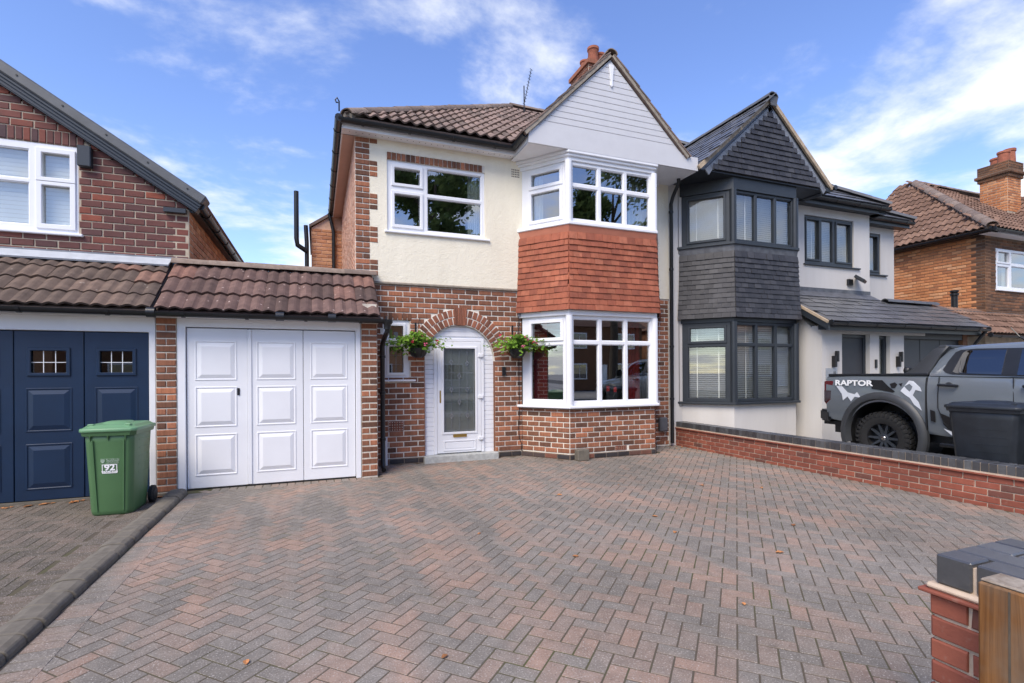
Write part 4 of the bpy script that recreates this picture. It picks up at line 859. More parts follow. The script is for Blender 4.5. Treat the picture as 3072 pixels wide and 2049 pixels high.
def dark_bay(z0, z1, tr, low):
    f = DF[0]; L = DLn[0]
    P = [(.17, L-.17, tr+.075, z1-.10), (.14, L-.15, z0+.07, tr-.03)] if low else [(.16, L-.17, z0+.09, z1-.10)]
    w = window(dh, f, .0, L-.02, z0, z1, P, 'anthracite', -.08, -.006, 'glass_blind', sash=(0,))
    blind(w, f, .10, L-.12, z0+.05, z1-.03, -.14)
    f = DF[1]; L = DLn[1]; e = .085; m1, m2 = L*.36, L*.675; hw = .034; P = []
    for a, b in ((e, m1-hw), (m1+hw, m2-hw), (m2+hw, L-e)):
        P += [(a, b, tr+hw*.8, z1-.055), (a, b, z0+.06, tr-hw*.8)] if low else [(a, b, z0+.06, z1-.055)]
    w = window(dh, f, -.012, L+.012, z0, z1, P, 'anthracite', -.08, -.006, 'glass_blind')
    blind(w, f, .05, L-.05, z0+.04, z1-.03, -.14, sl=.034 if low else .026, tilt=.022 if low else .03)
    f = DF[2]; L = DLn[2]; window(dh, f, .02, L, z0, z1, [(.14, L-.14, z0+.08, z1-.08)], 'anthracite', -.08, -.006, 'glass_blind')
    for c in (DB, DC): MB().tube([(c[0], c[1], z0), (c[0], c[1], z1)], .066, 10).build('corner_post', 'anthracite', dh, smooth=True)
dark_bay(.885, 2.47, 2.02, True); dark_bay(4.03, 5.06, 4.7, False)
for z0, z1 in ((.8, 2.6), (3.9, 5.25)):
    q = MB(); x0_, x1_, y0, y1 = 6.9, 9.95, 8.40, 12.2
    q.raw([(x0_, y0, z0), (x1_, y0, z0), (x1_, y1, z0), (x0_, y1, z0), (x0_, y0, z1), (x1_, y0, z1), (x1_, y1, z1), (x0_, y1, z1)], [(0, 1, 2, 3), (4, 5, 6, 7), (1, 2, 6, 5), (2, 3, 7, 6), (3, 0, 4, 7)]); q.build('room', 'room', dh, recalc=False)
    bay_band('bay_floor', 'room', -.09, z0+.02, z0+.06, dh); bay_band('bay_ceiling', 'room', -.09, z1-.2, z1-.15, dh)
core = bay_band('tile_hanging', 'tile_slate', .02, 2.55, 3.95, dh, 0, .0); tl = []
for f, L in zip(DF, DLn):
    for r in range(13):
        z = 2.552+r*.098; fl = .05*(1-r/13)**2+.04; ext = .5*fl; x = (-.5 if r % 2 else 0)*.165-ext
        while x < L+ext:
            c0, c1 = max(x, -ext), min(x+.163, L+ext)
            if c1-c0 > .03: tl.append((('plain', random.randrange(NV)), f.mat((c0+c1)/2, fl+jit(.0015), z+jit(.0015), (c1-c0)/.163)))
            x += .165
emit('hung_tile', core, tl, 'tile_slate', 260)
for c, sgn in ((DB, -1), (DC, 1)): MB().tube([(c[0]+sgn*.012, c[1]-.062, 2.55), (c[0]+sgn*.01, c[1]-.045, 2.9), (c[0]+sgn*.006, c[1]-.038, 3.85)], .010, 6).build('corner_lead', 'lead', dh)
# gable
HX, HZ, HY = 8.50, 6.80, 7.60
Tg2 = Fr((0, HY, 0), (1, 0)); bl0, br0 = (6.85, 5.31), (10.06, 5.31)
dg = MB(Tg2).poly([bl0, br0, (HX, HZ)], -.06, -.01).build('gable', 'tile_slate', dh); gt = []
MB(Tg2).poly([(6.72, 5.302), (10.185, 5.302), (HX, HZ+.10)], -.055, -.014).build('gable_lead', 'lead', dg)
r = 0; z = 5.335
while z < HZ-.22:
    zc = z+.06; a = bl0[0]+(HX-bl0[0])*(zc-5.31)/(HZ-5.31)+.10; b = br0[0]-(br0[0]-HX)*(zc-5.31)/(HZ-5.31)-.10; x = a-(.0825 if r % 2 else 0)
    x = 6.0+math.floor((a-6.0)/.165)*.165+(.0825 if r % 2 else 0)-.165
    while x < b:
        c0, c1 = max(x, a), min(x+.163, b)
        if c1-c0 > .02: gt.append((('plain', random.randrange(NV)), Tg2.mat((c0+c1)/2, .012+jit(.001), z+jit(.001), (c1-c0)/.163)))
        x += .165
    z += .1035; r += 1
emit('gable_tile', dg, gt, 'tile_slate', 300)
for (p, q) in ((bl0, (HX, HZ)), (br0, (HX, HZ))):
    dv = Vector((q[0]-p[0], q[1]-p[1])); L = dv.length; dv.normalize(); nn = Vector((dv.y, -dv.x)) if p is bl0 else Vector((-dv.y, dv.x))
    k = 0
    while k < L:
        e_ = min(k+.155, L); a = Vector(p)+dv*k; b = Vector(p)+dv*e_
        MB(Tg2).poly([tuple(a), tuple(b), tuple(b+nn*.10), tuple(a+nn*.13)], -.005, .022).build('lead_soaker', 'lead', dg); k += .16
groof2 = MB()
for (xe, ze) in ((6.70, 5.30), (10.20, 5.33)):
    dd = Vector((HX-xe, 0, HZ+.12-ze)); nn = Vector((-dd.z, 0, dd.x)).normalized(); nn = nn if nn.z > 0 else -nn
    groof2.ext([Vector((xe, HY-.02, ze)), Vector((HX, HY-.02, HZ+.12)), Vector((HX, HY-.02, HZ+.12))+nn*.04, Vector((xe, HY-.02, ze))+nn*.04], (0, 3.3, 0))
groof2 = groof2.build('gable_roof', 'tile_flat', dh)
dd = Vector((HX-6.70, 0, HZ+.12-5.30)); Ld = dd.length; nn = Vector((-dd.z, 0, dd.x)).normalized()
emit('roof_tile', groof2, tile_list('flat', Vector((6.70, HY+3.3, 5.30))+nn*.04, (0, -1, 0), dd, 3.28, Ld, .30, .195, lambda a, b: b < Ld-.12, 1), 'tile_flat', 200)
dr_ = Vector((HX-10.20, 0, HZ+.12-5.33)); Ldr = dr_.length; nr = Vector((-dr_.z, 0, dr_.x)).normalized(); nr = nr if nr.z > 0 else -nr
emit('roof_tile', groof2, tile_list('flat', Vector((10.20, HY-.02, 5.33))+nr*.04, (0, 1, 0), dr_, .6, Ldr, .30, .195, lambda a, b: b < Ldr-.30, 0), 'tile_flat', 240)
for (xe, ze, n_) in ((6.70, 5.30, nn), (10.20, 5.33, nr)):
    MB().ext([Vector((xe, HY-.06, ze))-n_*.02, Vector((HX, HY-.06, HZ+.10))-n_*.02, Vector((HX, HY-.06, HZ+.10))+n_*.055, Vector((xe, HY-.06, ze))+n_*.055], (0, .045, 0)).build('verge_board', 'timber_trim', groof2)
ridge_run('ridge_tile', groof2, (HX, HY-.10, HZ+.145), (HX, HY+3.2, HZ+.145), .125, 'ridge_grey', .45)
MB(Tg2).poly([(HX-.125, HZ+.16), (HX+.125, HZ+.16), (HX+.075, HZ-.04), (HX-.075, HZ-.04)], .09, .108).build('ridge_end', 'ridge_grey', groof2, bevel=.01)
MB().ext([(6.72, HY+.0, 5.295), (10.06, HY+.0, 5.295), (10.06, 8.46, 5.295), (6.72, 8.46, 5.295)], (0, 0, .014)).build('soffit', 'anthracite', dh)
MB().box(6.40, 6.95, HY+.12, HY+.16, 5.32, 5.50).build('fascia', 'anthracite', dh); MB().box(10.05, 10.20, HY-.03, 8.2, 5.28, 5.36).build('fascia', 'anthracite', dh); gutter(dh, (10.25, HY-.1, 5.37), (10.25, 8.1, 5.36), .05, bracket=False)
# main roof right of the gable
E2 = 13.0; X2 = 8.72; Br = Vector((0, RIDY-EY, RIDZ-EZ)); LB = Br.length
mr = quadslab([(6.67, EY, EZ), (E2, EY, EZ), (X2, RIDY, RIDZ), (6.67, RIDY, RIDZ)]).build('roof', 'tile_flat', dh)
quadslab([(E2, EY, EZ), (E2, RIDY+3.9, EZ), (X2, RIDY, RIDZ)]).build('roof', 'tile_flat', dh)
emit('roof_tile', mr, tile_list('flat', (9.9, EY, EZ), (1, 0, 0), Br, 3.2, LB*.55, .30, .31, lambda a, b: 9.9+a < E2-(E2-X2)*b/LB+.05 and 9.9+a > 10.1-b*.6, 1), 'tile_flat', 300)
ridge_run('hip_tile', mr, (E2, EY, EZ+.04), (X2, RIDY, RIDZ+.05), .11, 'ridge_grey', .45)
MB().box(10.0, 12.86, 8.20, 8.46, 5.285, 5.305).build('soffit', 'anthracite', dh); MB().box(10.0, 12.88, 8.18, 8.205, 5.26, 5.43).build('fascia', 'anthracite', dh); gutter(dh, (10.0, 8.12, 5.40), (12.95, 8.12, 5.39))
MB().box(12.64, 12.88, 8.18, 12.5, 5.285, 5.305).build('soffit', 'anthracite', dh); MB().box(12.86, 12.885, 8.18, 12.5, 5.26, 5.43).build('fascia', 'anthracite', dh)
w = window(dh, T, *DW, [(10.55, 10.96, 4.08, 5.0), (11.06, 11.42, 4.05, 5.02), (11.54, 12.02, 4.08, 5.0)], 'anthracite', -.09, -.02, 'glass_blind', sash=(0, 2), sill=(10.42, 12.29, 3.93, .06), sw=.035)
blind(w, T, 10.5, 12.05, 3.99, 5.05, -.16, sl=.027, tilt=.028)
room(dh, T, 10.3, 12.3, 3.8, 5.2, -2, -.22)
MB().box(12.40, 12.66, 8.72, 13, 0, 5.3).build('side_wall', 'white_render', dh)
# set-back extension
Te = Fr((0, 9.0, 0), (1, 0)); EW = (13.2, 13.96, 4.02, 5.10)
MB(Te).cells(12.65, 14.50, 0, 5.27, [EW], -.25, 0).build('extension_wall', 'white_render', dh)
MB().box(14.26, 14.499, 9.26, 13, 0, 5.27).build('extension_wall', 'white_render', dh)
w = window(dh, Te, *EW, [(13.3, 13.86, 4.12, 5.02)], 'anthracite', -.09, -.02, 'glass_blind', sash=(0,), sill=(13.1, 14.18, 3.985, .06)); blind(w, Te, 13.25, 13.92, 4.05, 5.06, -.16); room(dh, Te, 13.0, 14.2, 3.9, 5.2, -1.5, -.21)
MB().box(12.9, 14.72, 8.78, 9.0, 5.27, 5.29).build('soffit', 'anthracite', dh); MB().box(12.89, 14.74, 8.75, 8.78, 5.26, 5.42).build('fascia', 'anthracite', dh); gutter(dh, (12.95, 8.70, 5.40), (14.8, 8.70, 5.39))
er = quadslab([(12.6, 8.7, 5.44), (14.85, 8.7, 5.44), (13.0, 10.6, 6.65), (12.6, 10.6, 6.65)]).build('roof', 'tile_flat', dh)
emit('roof_tile', er, tile_list('flat', (12.9, 8.7, 5.44), (1, 0, 0), (0, 1.9, 1.21), 1.9, 2.0, .30, .31, lambda a, b: 12.9+a < 14.75-b*.83, 1), 'tile_flat', 330)
ridge_run('hip_tile', er, (14.85, 8.68, 5.47), (13.0, 10.6, 6.69), .11, 'ridge_grey', .45)
# porch and garage front
PY = 7.35; Tp = Fr((0, PY, 0), (1, 0)); PD = (10.19, 11.05, .05, 2.262); PS = (11.34, 11.70, .6, 2.25); PG = (12.16, 14.32, .02, 2.27)
MB(Tp).cells(9.60, 12.9, 0, 2.42, [PD, PS, (PG[0], 13.5, PG[2], PG[3])], -.22, 0).build('porch_wall', 'white_render', dh)
MB().box(9.602, 9.82, PY+.22, 8.42, 0, 2.40).build('porch_side_wall', 'white_render', dh)
MB().ext([(9.60, PY+.23, 2.40), (9.60, 8.41, 2.40), (9.60, 8.41, 3.22)], (.2, 0, 0)).build('porch_side_wall', 'white_render', dh)
MB(Tp).box(14.32, 14.50, -.22, -.01, 0, 2.42).build('porch_pier', 'brick_brown', dh)
pd = MB(Tp).cells(PD[0], PD[1], PD[2], PD[3], [(PD[0]+.05, PD[1]-.07, 0, PD[3]-.07)], -.16, -.09).build('porch_door_frame', 'anthracite', dh, bevel=.006)
lf = MB(Tp).box(PD[0]+.05, PD[1]-.07, -.155, -.115, PD[2], PD[3]-.07).build('porch_door', 'dark_door', dh, bevel=.006)
for i in range(24): MB(Tp).box(PD[0]+.06, PD[0]+.52, -.1145, -.1115, .15+i*.085, .225+i*.085).build('door_rib', 'dark_door', lf)
MB(Tp).tube([Tp(PD[1]-.13, -.06, .9), Tp(PD[1]-.13, -.06, 1.72)], .016, 8).build('pull_handle', 'chrome', lf, smooth=True)
w = window(dh, Tp, *PS, [(PS[0]+.05, PS[1]-.08, PS[2]+.05, PS[3]-.06)], 'anthracite', -.14, -.08, 'glass_blind'); MB(Tp).box(PS[0]+.03, PS[1]-.04, -.19, -.18, PS[2], PS[3]).build('obscure_film', 'net_curtain', w)
gd = MB(Tp).box(PG[0], PG[1], -.16, -.10, PG[2], 2.20).build('garage_door', 'dark_door', dh); MB(Tp).box(PG[0], PG[1], -.15, -.02, 2.20, 2.42).build('garage_lintel', 'dark_door', dh)
for u in (12.88, 13.6): MB(Tp).box(u-.006, u+.006, -.1005, -.094, PG[2], 2.2).build('door_joint', 'black_metal', gd)
MB(Tp).box(9.50, 14.62, .0, .17, 2.33, 2.43).build('porch_soffit', 'anthracite', dh); MB(Tp).box(9.48, 14.64, .17, .195, 2.31, 2.47).build('porch_fascia', 'anthracite', dh)
pe, pz = 7.10, 2.47; Bp = Vector((0, 8.43-pe, 3.30-pz)); Lp = Bp.length
pr = quadslab([(9.46, pe, pz), (14.62, pe, pz), (14.62, 8.10, pz+.62), (12.66, 8.10, pz+.62), (12.66, 8.43, 3.30), (9.46, 8.43, 3.30)], .05).build('porch_roof', 'tile_flat', dh)
emit('roof_tile', pr, tile_list('flat', (9.48, pe, pz), (1, 0, 0), Bp, 5.1, Lp, .30, .225, lambda a, b: b < (Lp-.05 if a < 3.1 else 1.16), 1), 'tile_flat', 480)
ridge_run('ridge_tile', pr, (12.7, 8.10, pz+.66), (14.6, 8.10, pz+.66), .10, 'ridge_grey', .45)
MB(T).box(9.95, 12.66, .013, .03, 3.28, 3.42).build('porch_flashing', 'lead_dark', pr); MB().ext([(9.6, 8.16, 3.16), (12.64, 8.16, 3.16), (12.64, 8.42, 3.325), (9.6, 8.42, 3.325)], (0, -.01, .016)).build('porch_flashing', 'lead_dark', pr)
v0 = Vector((9.44, pe, pz)); dv = Vector((0, 8.43-pe, 3.30-pz))
MB().ext([v0+Vector((0, -.02, -.17)), v0+dv+Vector((0, 0, -.17)), v0+dv+Vector((0, 0, -.03)), v0+Vector((0, -.02, -.03))], (.04, 0, 0)).build('porch_bargeboard', 'anthracite', pr)
MB().ext([v0+Vector((-.01, 0, -.03)), v0+dv+Vector((-.01, 0, -.03)), v0+dv+Vector((-.01, 0, .025)), v0+Vector((-.01, 0, .025))], (.07, 0, 0)).build('porch_verge', 'timber_trim', pr)
gutter(dh, (9.47, 7.05, 2.455), (14.72, 7.05, 2.445), .055); downpipe(dh, [(14.62, 7.06, 2.4), (14.60, 7.2, 2.2), (14.6, 7.27, 2.1), (14.6, 7.27, .1)], .036)
MB().tube([(9.58, 7.30, 2.36), (9.55, 7.30, 2.40), (9.52, 7.14, 2.44), (9.52, 7.10, 2.52)], .006, 6).build('white_cable', 'letter_white', dh)
FAC, LEN = FAC_s, LEN_s
# fittings on the dark house
def thing_mesh(name, label, cat, loc, group=None): return thing(name, label, cat, loc, group)
for x, lab in ((9.93, 'black up-down wall lamp between house number plate and charcoal front door'), (11.93, 'black up-down wall lamp between slit window and dark garage door')):
    t = thing('wall_lamp', lab, 'lamp', Tp(x, 0, 1.62), 'black wall lamps on the white porch')
    MB(Tp).box(x-.05, x+.0, .0, .09, 1.57, 1.80).build('backplate', 'black_metal', t, bevel=.005); MB(Tp).box(x+.002, x+.055, .03, .10, 1.68, 1.90).build('lamp_body', 'black_metal', t, bevel=.006)
t = thing('doorbell', 'small black video doorbell beside slit window on white porch', 'doorbell', Tp(11.22, 0, 1.55)); MB(Tp).box(11.19, 11.25, 0, .03, 1.55, 1.73).build('body', 'black_plastic', t, bevel=.006); MB(Tp).lathe([(.014, 0), (.014, .004)], Tp(11.22, .03, 1.60), Tp.N, 12).build('button', 'plastic_grey', t)
t = thing('house_number_plate', 'grey steel plate with number 88 on white porch wall', 'sign', Tp(9.86, 0, 1.36)); MB(Tp).box(9.70, 10.04, 0, .012, 1.32, 1.55).build('plate', 'sign_steel', t, bevel=.003); PLATE = t
t = thing('floodlight', 'black security floodlight tilted outward above charcoal porch roof', 'floodlight', T(11.95, .012, 3.52))
MB(T).box(11.84, 12.0, .012, .07, 3.53, 3.68).build('wall_box', 'black_plastic', t, bevel=.008); MB(T).tube([T(11.96, .05, 3.58), T(12.0, .12, 3.55), T(12.06, .15, 3.60)], .02, 8).build('arm', 'black_plastic', t)
fh = MB(); fm = Matrix.Translation(T(12.08, .17, 3.655)) @ Euler((R(-52), 0, R(28))).to_matrix().to_4x4()
for q in (((-.17, .17), (-.05, .02), (-.12, .12)),): fh.raw([tuple(fm @ Vector((a, b, c))) for c in q[2] for b in q[1] for a in q[0]], [(0, 1, 3, 2), (4, 6, 7, 5), (0, 4, 5, 1), (2, 3, 7, 6), (0, 2, 6, 4), (1, 5, 7, 3)])
fh = fh.build('lamp_head', 'black_plastic', t, bevel=.008); fg = MB(); fg.raw([tuple(fm @ Vector((a, -.054, c))) for a, c in ((-.145, -.095), (.145, -.095), (.145, .095), (-.145, .095))]+[tuple(fm @ Vector((a, -.051, c))) for a, c in ((-.145, -.095), (.145, -.095), (.145, .095), (-.145, .095))], [(0, 1, 2, 3), (7, 6, 5, 4), (0, 4, 5, 1), (1, 5, 6, 2), (2, 6, 7, 3), (3, 7, 4, 0)]); fg.build('lens', 'net_curtain', t)
t = thing('security_camera', 'small white and black security camera on white extension wall', 'camera', Te(14.25, 0, 4.95)); MB(Te).lathe([(.04, 0), (.04, .02), (.02, .03)], Te(14.22, 0, 5.0), Te.N, 12).build('mount', 'upvc', t); MB(Te).tube([Te(14.22, .03, 5.0), Te(14.22, .10, 4.98), Te(14.35, .18, 4.97)], .045, 10).build('body', 'upvc', t, smooth=True); MB(Te).tube([Te(14.35, .18, 4.97), Te(14.37, .192, 4.969)], .043, 10).build('lens', 'black_plastic', t)
# ---------------------------------------------------------------- orange brick house on the right
oh = thing('detached_house', 'orange brick house with hipped brown tiled roof and tall chimney', 'house', (19, 9, 0))
OX = 17.45; To = Fr((0, WY, 0), (1, 0)); Tos = Fr((OX, 13.5, 0), (0, -1)); OW = (17.95, 20.3, 3.76, 4.96)
ow = MB(To).cells(OX+.005, 24, 0, 5.30, [OW], -.25, -.006).build('wall', 'mortar_dark', oh)
emit('brick', ow, brick_list(To, 'bm', OX, 19.6, 2.9, 5.2, CH, BL, .012, .223, [OW]), 'brick_brown', 200)
os_ = MB(Tos).cells(0, 13.5-WY, 0, 5.30, [], -.25, -.006).build('side_wall', 'mortar_orange', oh)
sb = brick_list(Tos, 'bm', 13.5-11.6, 13.5-WY, 2.75, 5.25, CH, BL, .011, .223)
emit('side_brick', os_, [q for q in sb if q[1].translation.y > WY+.28], 'brick_orange', 300); emit('side_brick', os_, [q for q in sb if q[1].translation.y <= WY+.28], 'brick_brown', 340)
window(oh, To, *OW, [(18.06, 18.62, 4.56, 4.86), (18.06, 18.62, 3.86, 4.44), (18.75, 20.2, 4.56, 4.88), (18.75, 20.2, 3.86, 4.48)], 'upvc', sash=(0,), sill=(17.9, 20.4, 3.73, .05)); room(oh, To, 17.8, 20.5, 3.5, 5.2, -2, -.2); MB(To).box(18.55, 18.95, -.16, -.15, 3.8, 4.9).build('curtain', 'net_curtain', oh)
MB(Tos).box(13.5-9.45, 13.5-9.15, -.02, .003, 4.98, 5.14).build('air_brick', 'brick_arch', oh)
ox0, oy0, oz0 = 17.15, 8.15, 5.36; OAX, OAY, OAZ = 20.55, 12.0, 8.28
orf = quadslab([(ox0, oy0, oz0), (25, oy0, oz0), (25, OAY, OAZ), (OAX, OAY, OAZ)]).build('roof', 'tile_orange_roof', oh); osf = quadslab([(ox0, oy0, oz0), (ox0, 16, oz0), (OAX, OAY, OAZ)]).build('roof', 'tile_orange_roof', oh)
Bs = Vector((OAX-ox0, 0, OAZ-oz0)); LS = Bs.length; Bf = Vector((0, OAY-oy0, OAZ-oz0)); LF = Bf.length
emit('roof_tile', osf, tile_list('pan', (ox0, 16, oz0), (0, -1, 0), Bs, 16-oy0, LS, .36, .34, lambda a, b: (16-a) > oy0+(OAY-oy0)*b/LS-.08 and (16-a) < 12.6), 'tile_orange_roof', 300)
emit('roof_tile', orf, tile_list('pan', (ox0, oy0, oz0), (1, 0, 0), Bf, 6.5, LF, .36, .34, lambda a, b: a > (OAX-ox0)*b/LF-.08 and ox0+a < 22.5), 'tile_orange_roof', 420)
MB().tube([(ox0+.03, oy0+.03, oz0+.02), (OAX, OAY, OAZ+.02)], .11, 8).build('hip_bedding', 'ridge_brown', orf); ridge_run('hip_tile', orf, (ox0-.03, oy0-.03, oz0+.05), (OAX, OAY, OAZ+.06), .14, 'ridge_brown', .42); ridge_run('ridge_tile', orf, (OAX, OAY, OAZ+.06), (25, OAY, OAZ+.06), .13, 'ridge_brown', .42)
gutter(oh, (ox0-.05, oy0-.02, oz0-.03), (ox0-.05, 15, oz0-.05), .06); gutter(oh, (ox0, oy0-.06, oz0-.03), (24, oy0-.06, oz0-.04), .06); MB().box(ox0, OX, oy0, 15, oz0-.11, oz0-.07).build('soffit', 'black_plastic', oh); MB().box(ox0, 24, oy0, WY, oz0-.112, oz0-.072).build('soffit', 'soffit_white', oh)
gfr = MB().ext([(20.9, 7.9, 5.6), (23.6, 7.9, 7.6), (26.3, 7.9, 5.6)], (0, 3.4, 0)).build('front_gable', 'tile_orange_roof', oh)
dgx = Vector((2.7, 0, 2.0)); emit('roof_tile', gfr, tile_list('pan', (20.85, 11.2, 5.6), (0, -1, 0), dgx, 3.3, dgx.length, .36, .34, lambda a, b: True), 'tile_orange_roof', 520)
ch = MB().box(22.0, 22.78, 10.0, 10.78, 6.2, 8.12).build('chimney', 'mortar_buff', oh)
for f, L in ((Fr((22.0, 10.0, 0), (1, 0)), .78), (Fr((22.0, 10.78, 0), (0, -1)), .78)): emit('chimney_brick', ch, brick_list(f, 'bm', 0, L, 6.9, 8.1, CH, BL, .014, .223, n=.006), 'brick_orange', 200)
for k, (o_, z0, z1) in enumerate(((.05, 8.08, 8.20), (.11, 8.20, 8.30), (.05, 8.30, 8.62))):
    cc = MB().box(22.0-o_, 22.78+o_, 10.0-o_, 10.78+o_, z0, z1).build('chimney_cap', 'mortar_dark', ch)
    for f, L in ((Fr((22.0-o_, 10.0-o_, 0), (1, 0)), .78+2*o_), (Fr((22.0-o_, 10.78+o_, 0), (0, -1)), .78+2*o_)): emit('chimney_brick', ch, brick_list(f, 'bm', 0, L, z0, z1, CH, BL, .012, .223, n=.006), 'brick_brown', 300)
for x, y, h in ((22.2, 10.2, .42), (22.55, 10.2, .55), (22.62, 10.6, .4)): MB().lathe([(.17, 0), (.155, h*.8), (.18, h*.85), (.18, h), (.14, h), (.14, h*.6)], (x, y, 8.6), (0, 0, 1), 16).build('chimney_pot', 'pot', ch, smooth=True)
MB().lathe([(.16, 0), (.15, .3), (.18, .34), (.18, .42), (.13, .42)], (19.2, 14.5, 7.75), (0, 0, 1), 14).build('chimney_pot', 'pot', oh, smooth=True)
og = thing('garage', 'low brown tiled lean-to garage beside the orange brick house', 'garage', (17, 8, 0))
MB().box(15.75, 20, 7.62, 8.42, 0, 2.35).build('wall', 'mortar_buff', og); orr = garage_roof(og, 15.3, 20.1, 7.35, 2.36, 8.43, 3.05, 'tile_orange_roof', .36)
MB().box(15.2, 17.44, 8.43, 12, 2.9, 3.08).build('flat_roof', 'black_plastic', og); gutter(og, (15.3, 7.3, 2.34), (20, 7.3, 2.33), .055)
MB().box(15.3, 20, 8.38, 8.47, 3.04, 3.10).build('flashing', 'black_plastic', og)
t = thing('flue_pipe', 'black flue pipe standing on the roof edge against orange brick wall', 'flue', (16.55, 8.7, 3.0)); MB().lathe([(.075, 0), (.075, .55), (.10, .56), (.10, .62), (.07, .63), (.10, .66), (.10, .70), (.02, .72)], (16.55, 8.7, 3.0), (0, 0, 1), 14).build('pipe', 'black_metal', t, smooth=True)
# ---------------------------------------------------------------- low boundary wall
bw = thing('boundary_wall', 'low red brick boundary wall with blue brick coping beside the driveway', 'wall', (6.93, 5.3, 0))
BX = 6.82; Tb = Fr((BX, 8.46, 0), (0, -1)); BLn = 6.5
c = MB(Tb).box(0, BLn, -.215, -.005, -.05, .345).build('wall', 'mortar_tan', bw)
emit('brick', c, brick_list(Tb, 'br', 0, BLn, -.03, .345, .075, .225, .011, .215), 'brick_red', 300)
cr = MB(Tb).box(0, BLn, -.245, .028, .345, .362).build('creasing_tile', 'brick_red', bw); MB(Tb).poly([(0, .362), (BLn, .362), (BLn, .378), (0, .378)], -.235, .016).build('mortar_bed', 'mortar_tan', bw)
cm = MB(Tb).box(0, BLn, -.215, -.008, .378, .473).build('coping_bed', 'mortar_tan', bw)
unit('copb', [], [])
for i in range(NV):
    a, h = .0325+jit(.0015), .0525; e = .006
    unit(('copb', i), [(-a, 0, -h), (a, 0, -h), (a, 0, h-e), (-a, 0, h-e), (-a+e, .004, h), (a-e, .004, h), (-a, .218, -h), (a, .218, -h), (a, .218, h-e), (-a, .218, h-e), (-a+e, .214, h), (a-e, .214, h)],
         [(0, 1, 2, 3), (3, 2, 5, 4), (4, 5, 11, 10), (7, 6, 9, 8), (8, 9, 10, 11), (2, 8, 11, 5), (9, 3, 4, 10), (1, 7, 8, 2), (6, 0, 3, 9), (0, 6, 7, 1)])
emit('coping_brick', cm, [(('copb', random.randrange(NV)), Tb.mat(.04+i*.0762, .002+jit(.002), .428+jit(.0015))) for i in range(int(BLn/.0762))], 'brick_blue', 300)
# ---------------------------------------------------------------- gate pillar and post in the right foreground
gp = thing('gate_pillar', 'red brick gate pillar topped with blue engineering bricks behind wooden post', 'pillar', (2.15, .87, 0))
Tq = Fr((1.93, 1.085, 0), (0, -1)); Tq2 = Fr((1.93, .645, 0), (1, 0)); Tq3 = Fr((2.37, 1.085, 0), (-1, 0))
c = MB().box(1.935, 2.365, .65, 1.08, -.05, .752).build('shaft', 'mortar_tan', gp); ol = []
for f in (Tq, Tq2, Tq3):
    z = .752-.075*10; r = 0
    for r in range(10):
        zz = .752-.0745*(r+1)+.037; segs = [(.0, .102), (.113, .328), (.338, .44)] if r % 2 == 0 else [(0, .215), (.225, .44)]
        for a, b in segs: ol.append((('br', random.randrange(NV)), f.mat((a+b)/2, .001, zz, (b-a)/.215)))
emit('brick', c, ol, 'brick_red')
MB().box(1.905, 2.395, .62, 1.115, .752, .764).build('creasing_tile', 'brick_red', gp, bevel=.003); MB().box(1.918, 2.382, .63, 1.10, .7642, .785).build('mortar_bed', 'mortar_tan', gp, bevel=.008)
cp = MB().box(1.945, 2.375, .665, 1.055, .785, .868).build('coping_bed', 'mortar_tan', gp)
for i in range(4):
    x = 1.935+i*.109; cuts = [(1.075, .976), (.964, .755), (.744, .64)] if i in (0,) else ([(1.075, .862), (.851, .64)] if i % 2 else [(1.075, .972), (.961, .75), (.739, .64)])
    for a, b in cuts: MB().box(x, x+.100, b, a, .787, .884).build('coping_brick', 'brick_blue', gp, bevel=.005)
po = thing('timber_post', 'weathered square timber post standing in front of the gate pillar', 'post', (1.75, .80, 0))
pb = MB(); X0, X1, Y0, Y1 = 1.735, 1.84, .75, .862
pb = MB().box(X0, X1, Y0, Y1, -.05, .905).build('post', 'post_wood', po, bevel=.006)
MB().ext([(X0+.004, Y0+.004, .9052), (X1-.004, Y0+.004, .9052), (X1-.004, Y1-.004, .9052), (X0+.004, Y1-.004, .9052)], (0, 0, .009)).build('end_grain', 'post_end', po, bevel=.004)
MB().box(X0-.0015, X0+.001, Y0+.038, Y0+.043, 0, .9).build('drying_crack', 'bark', po)
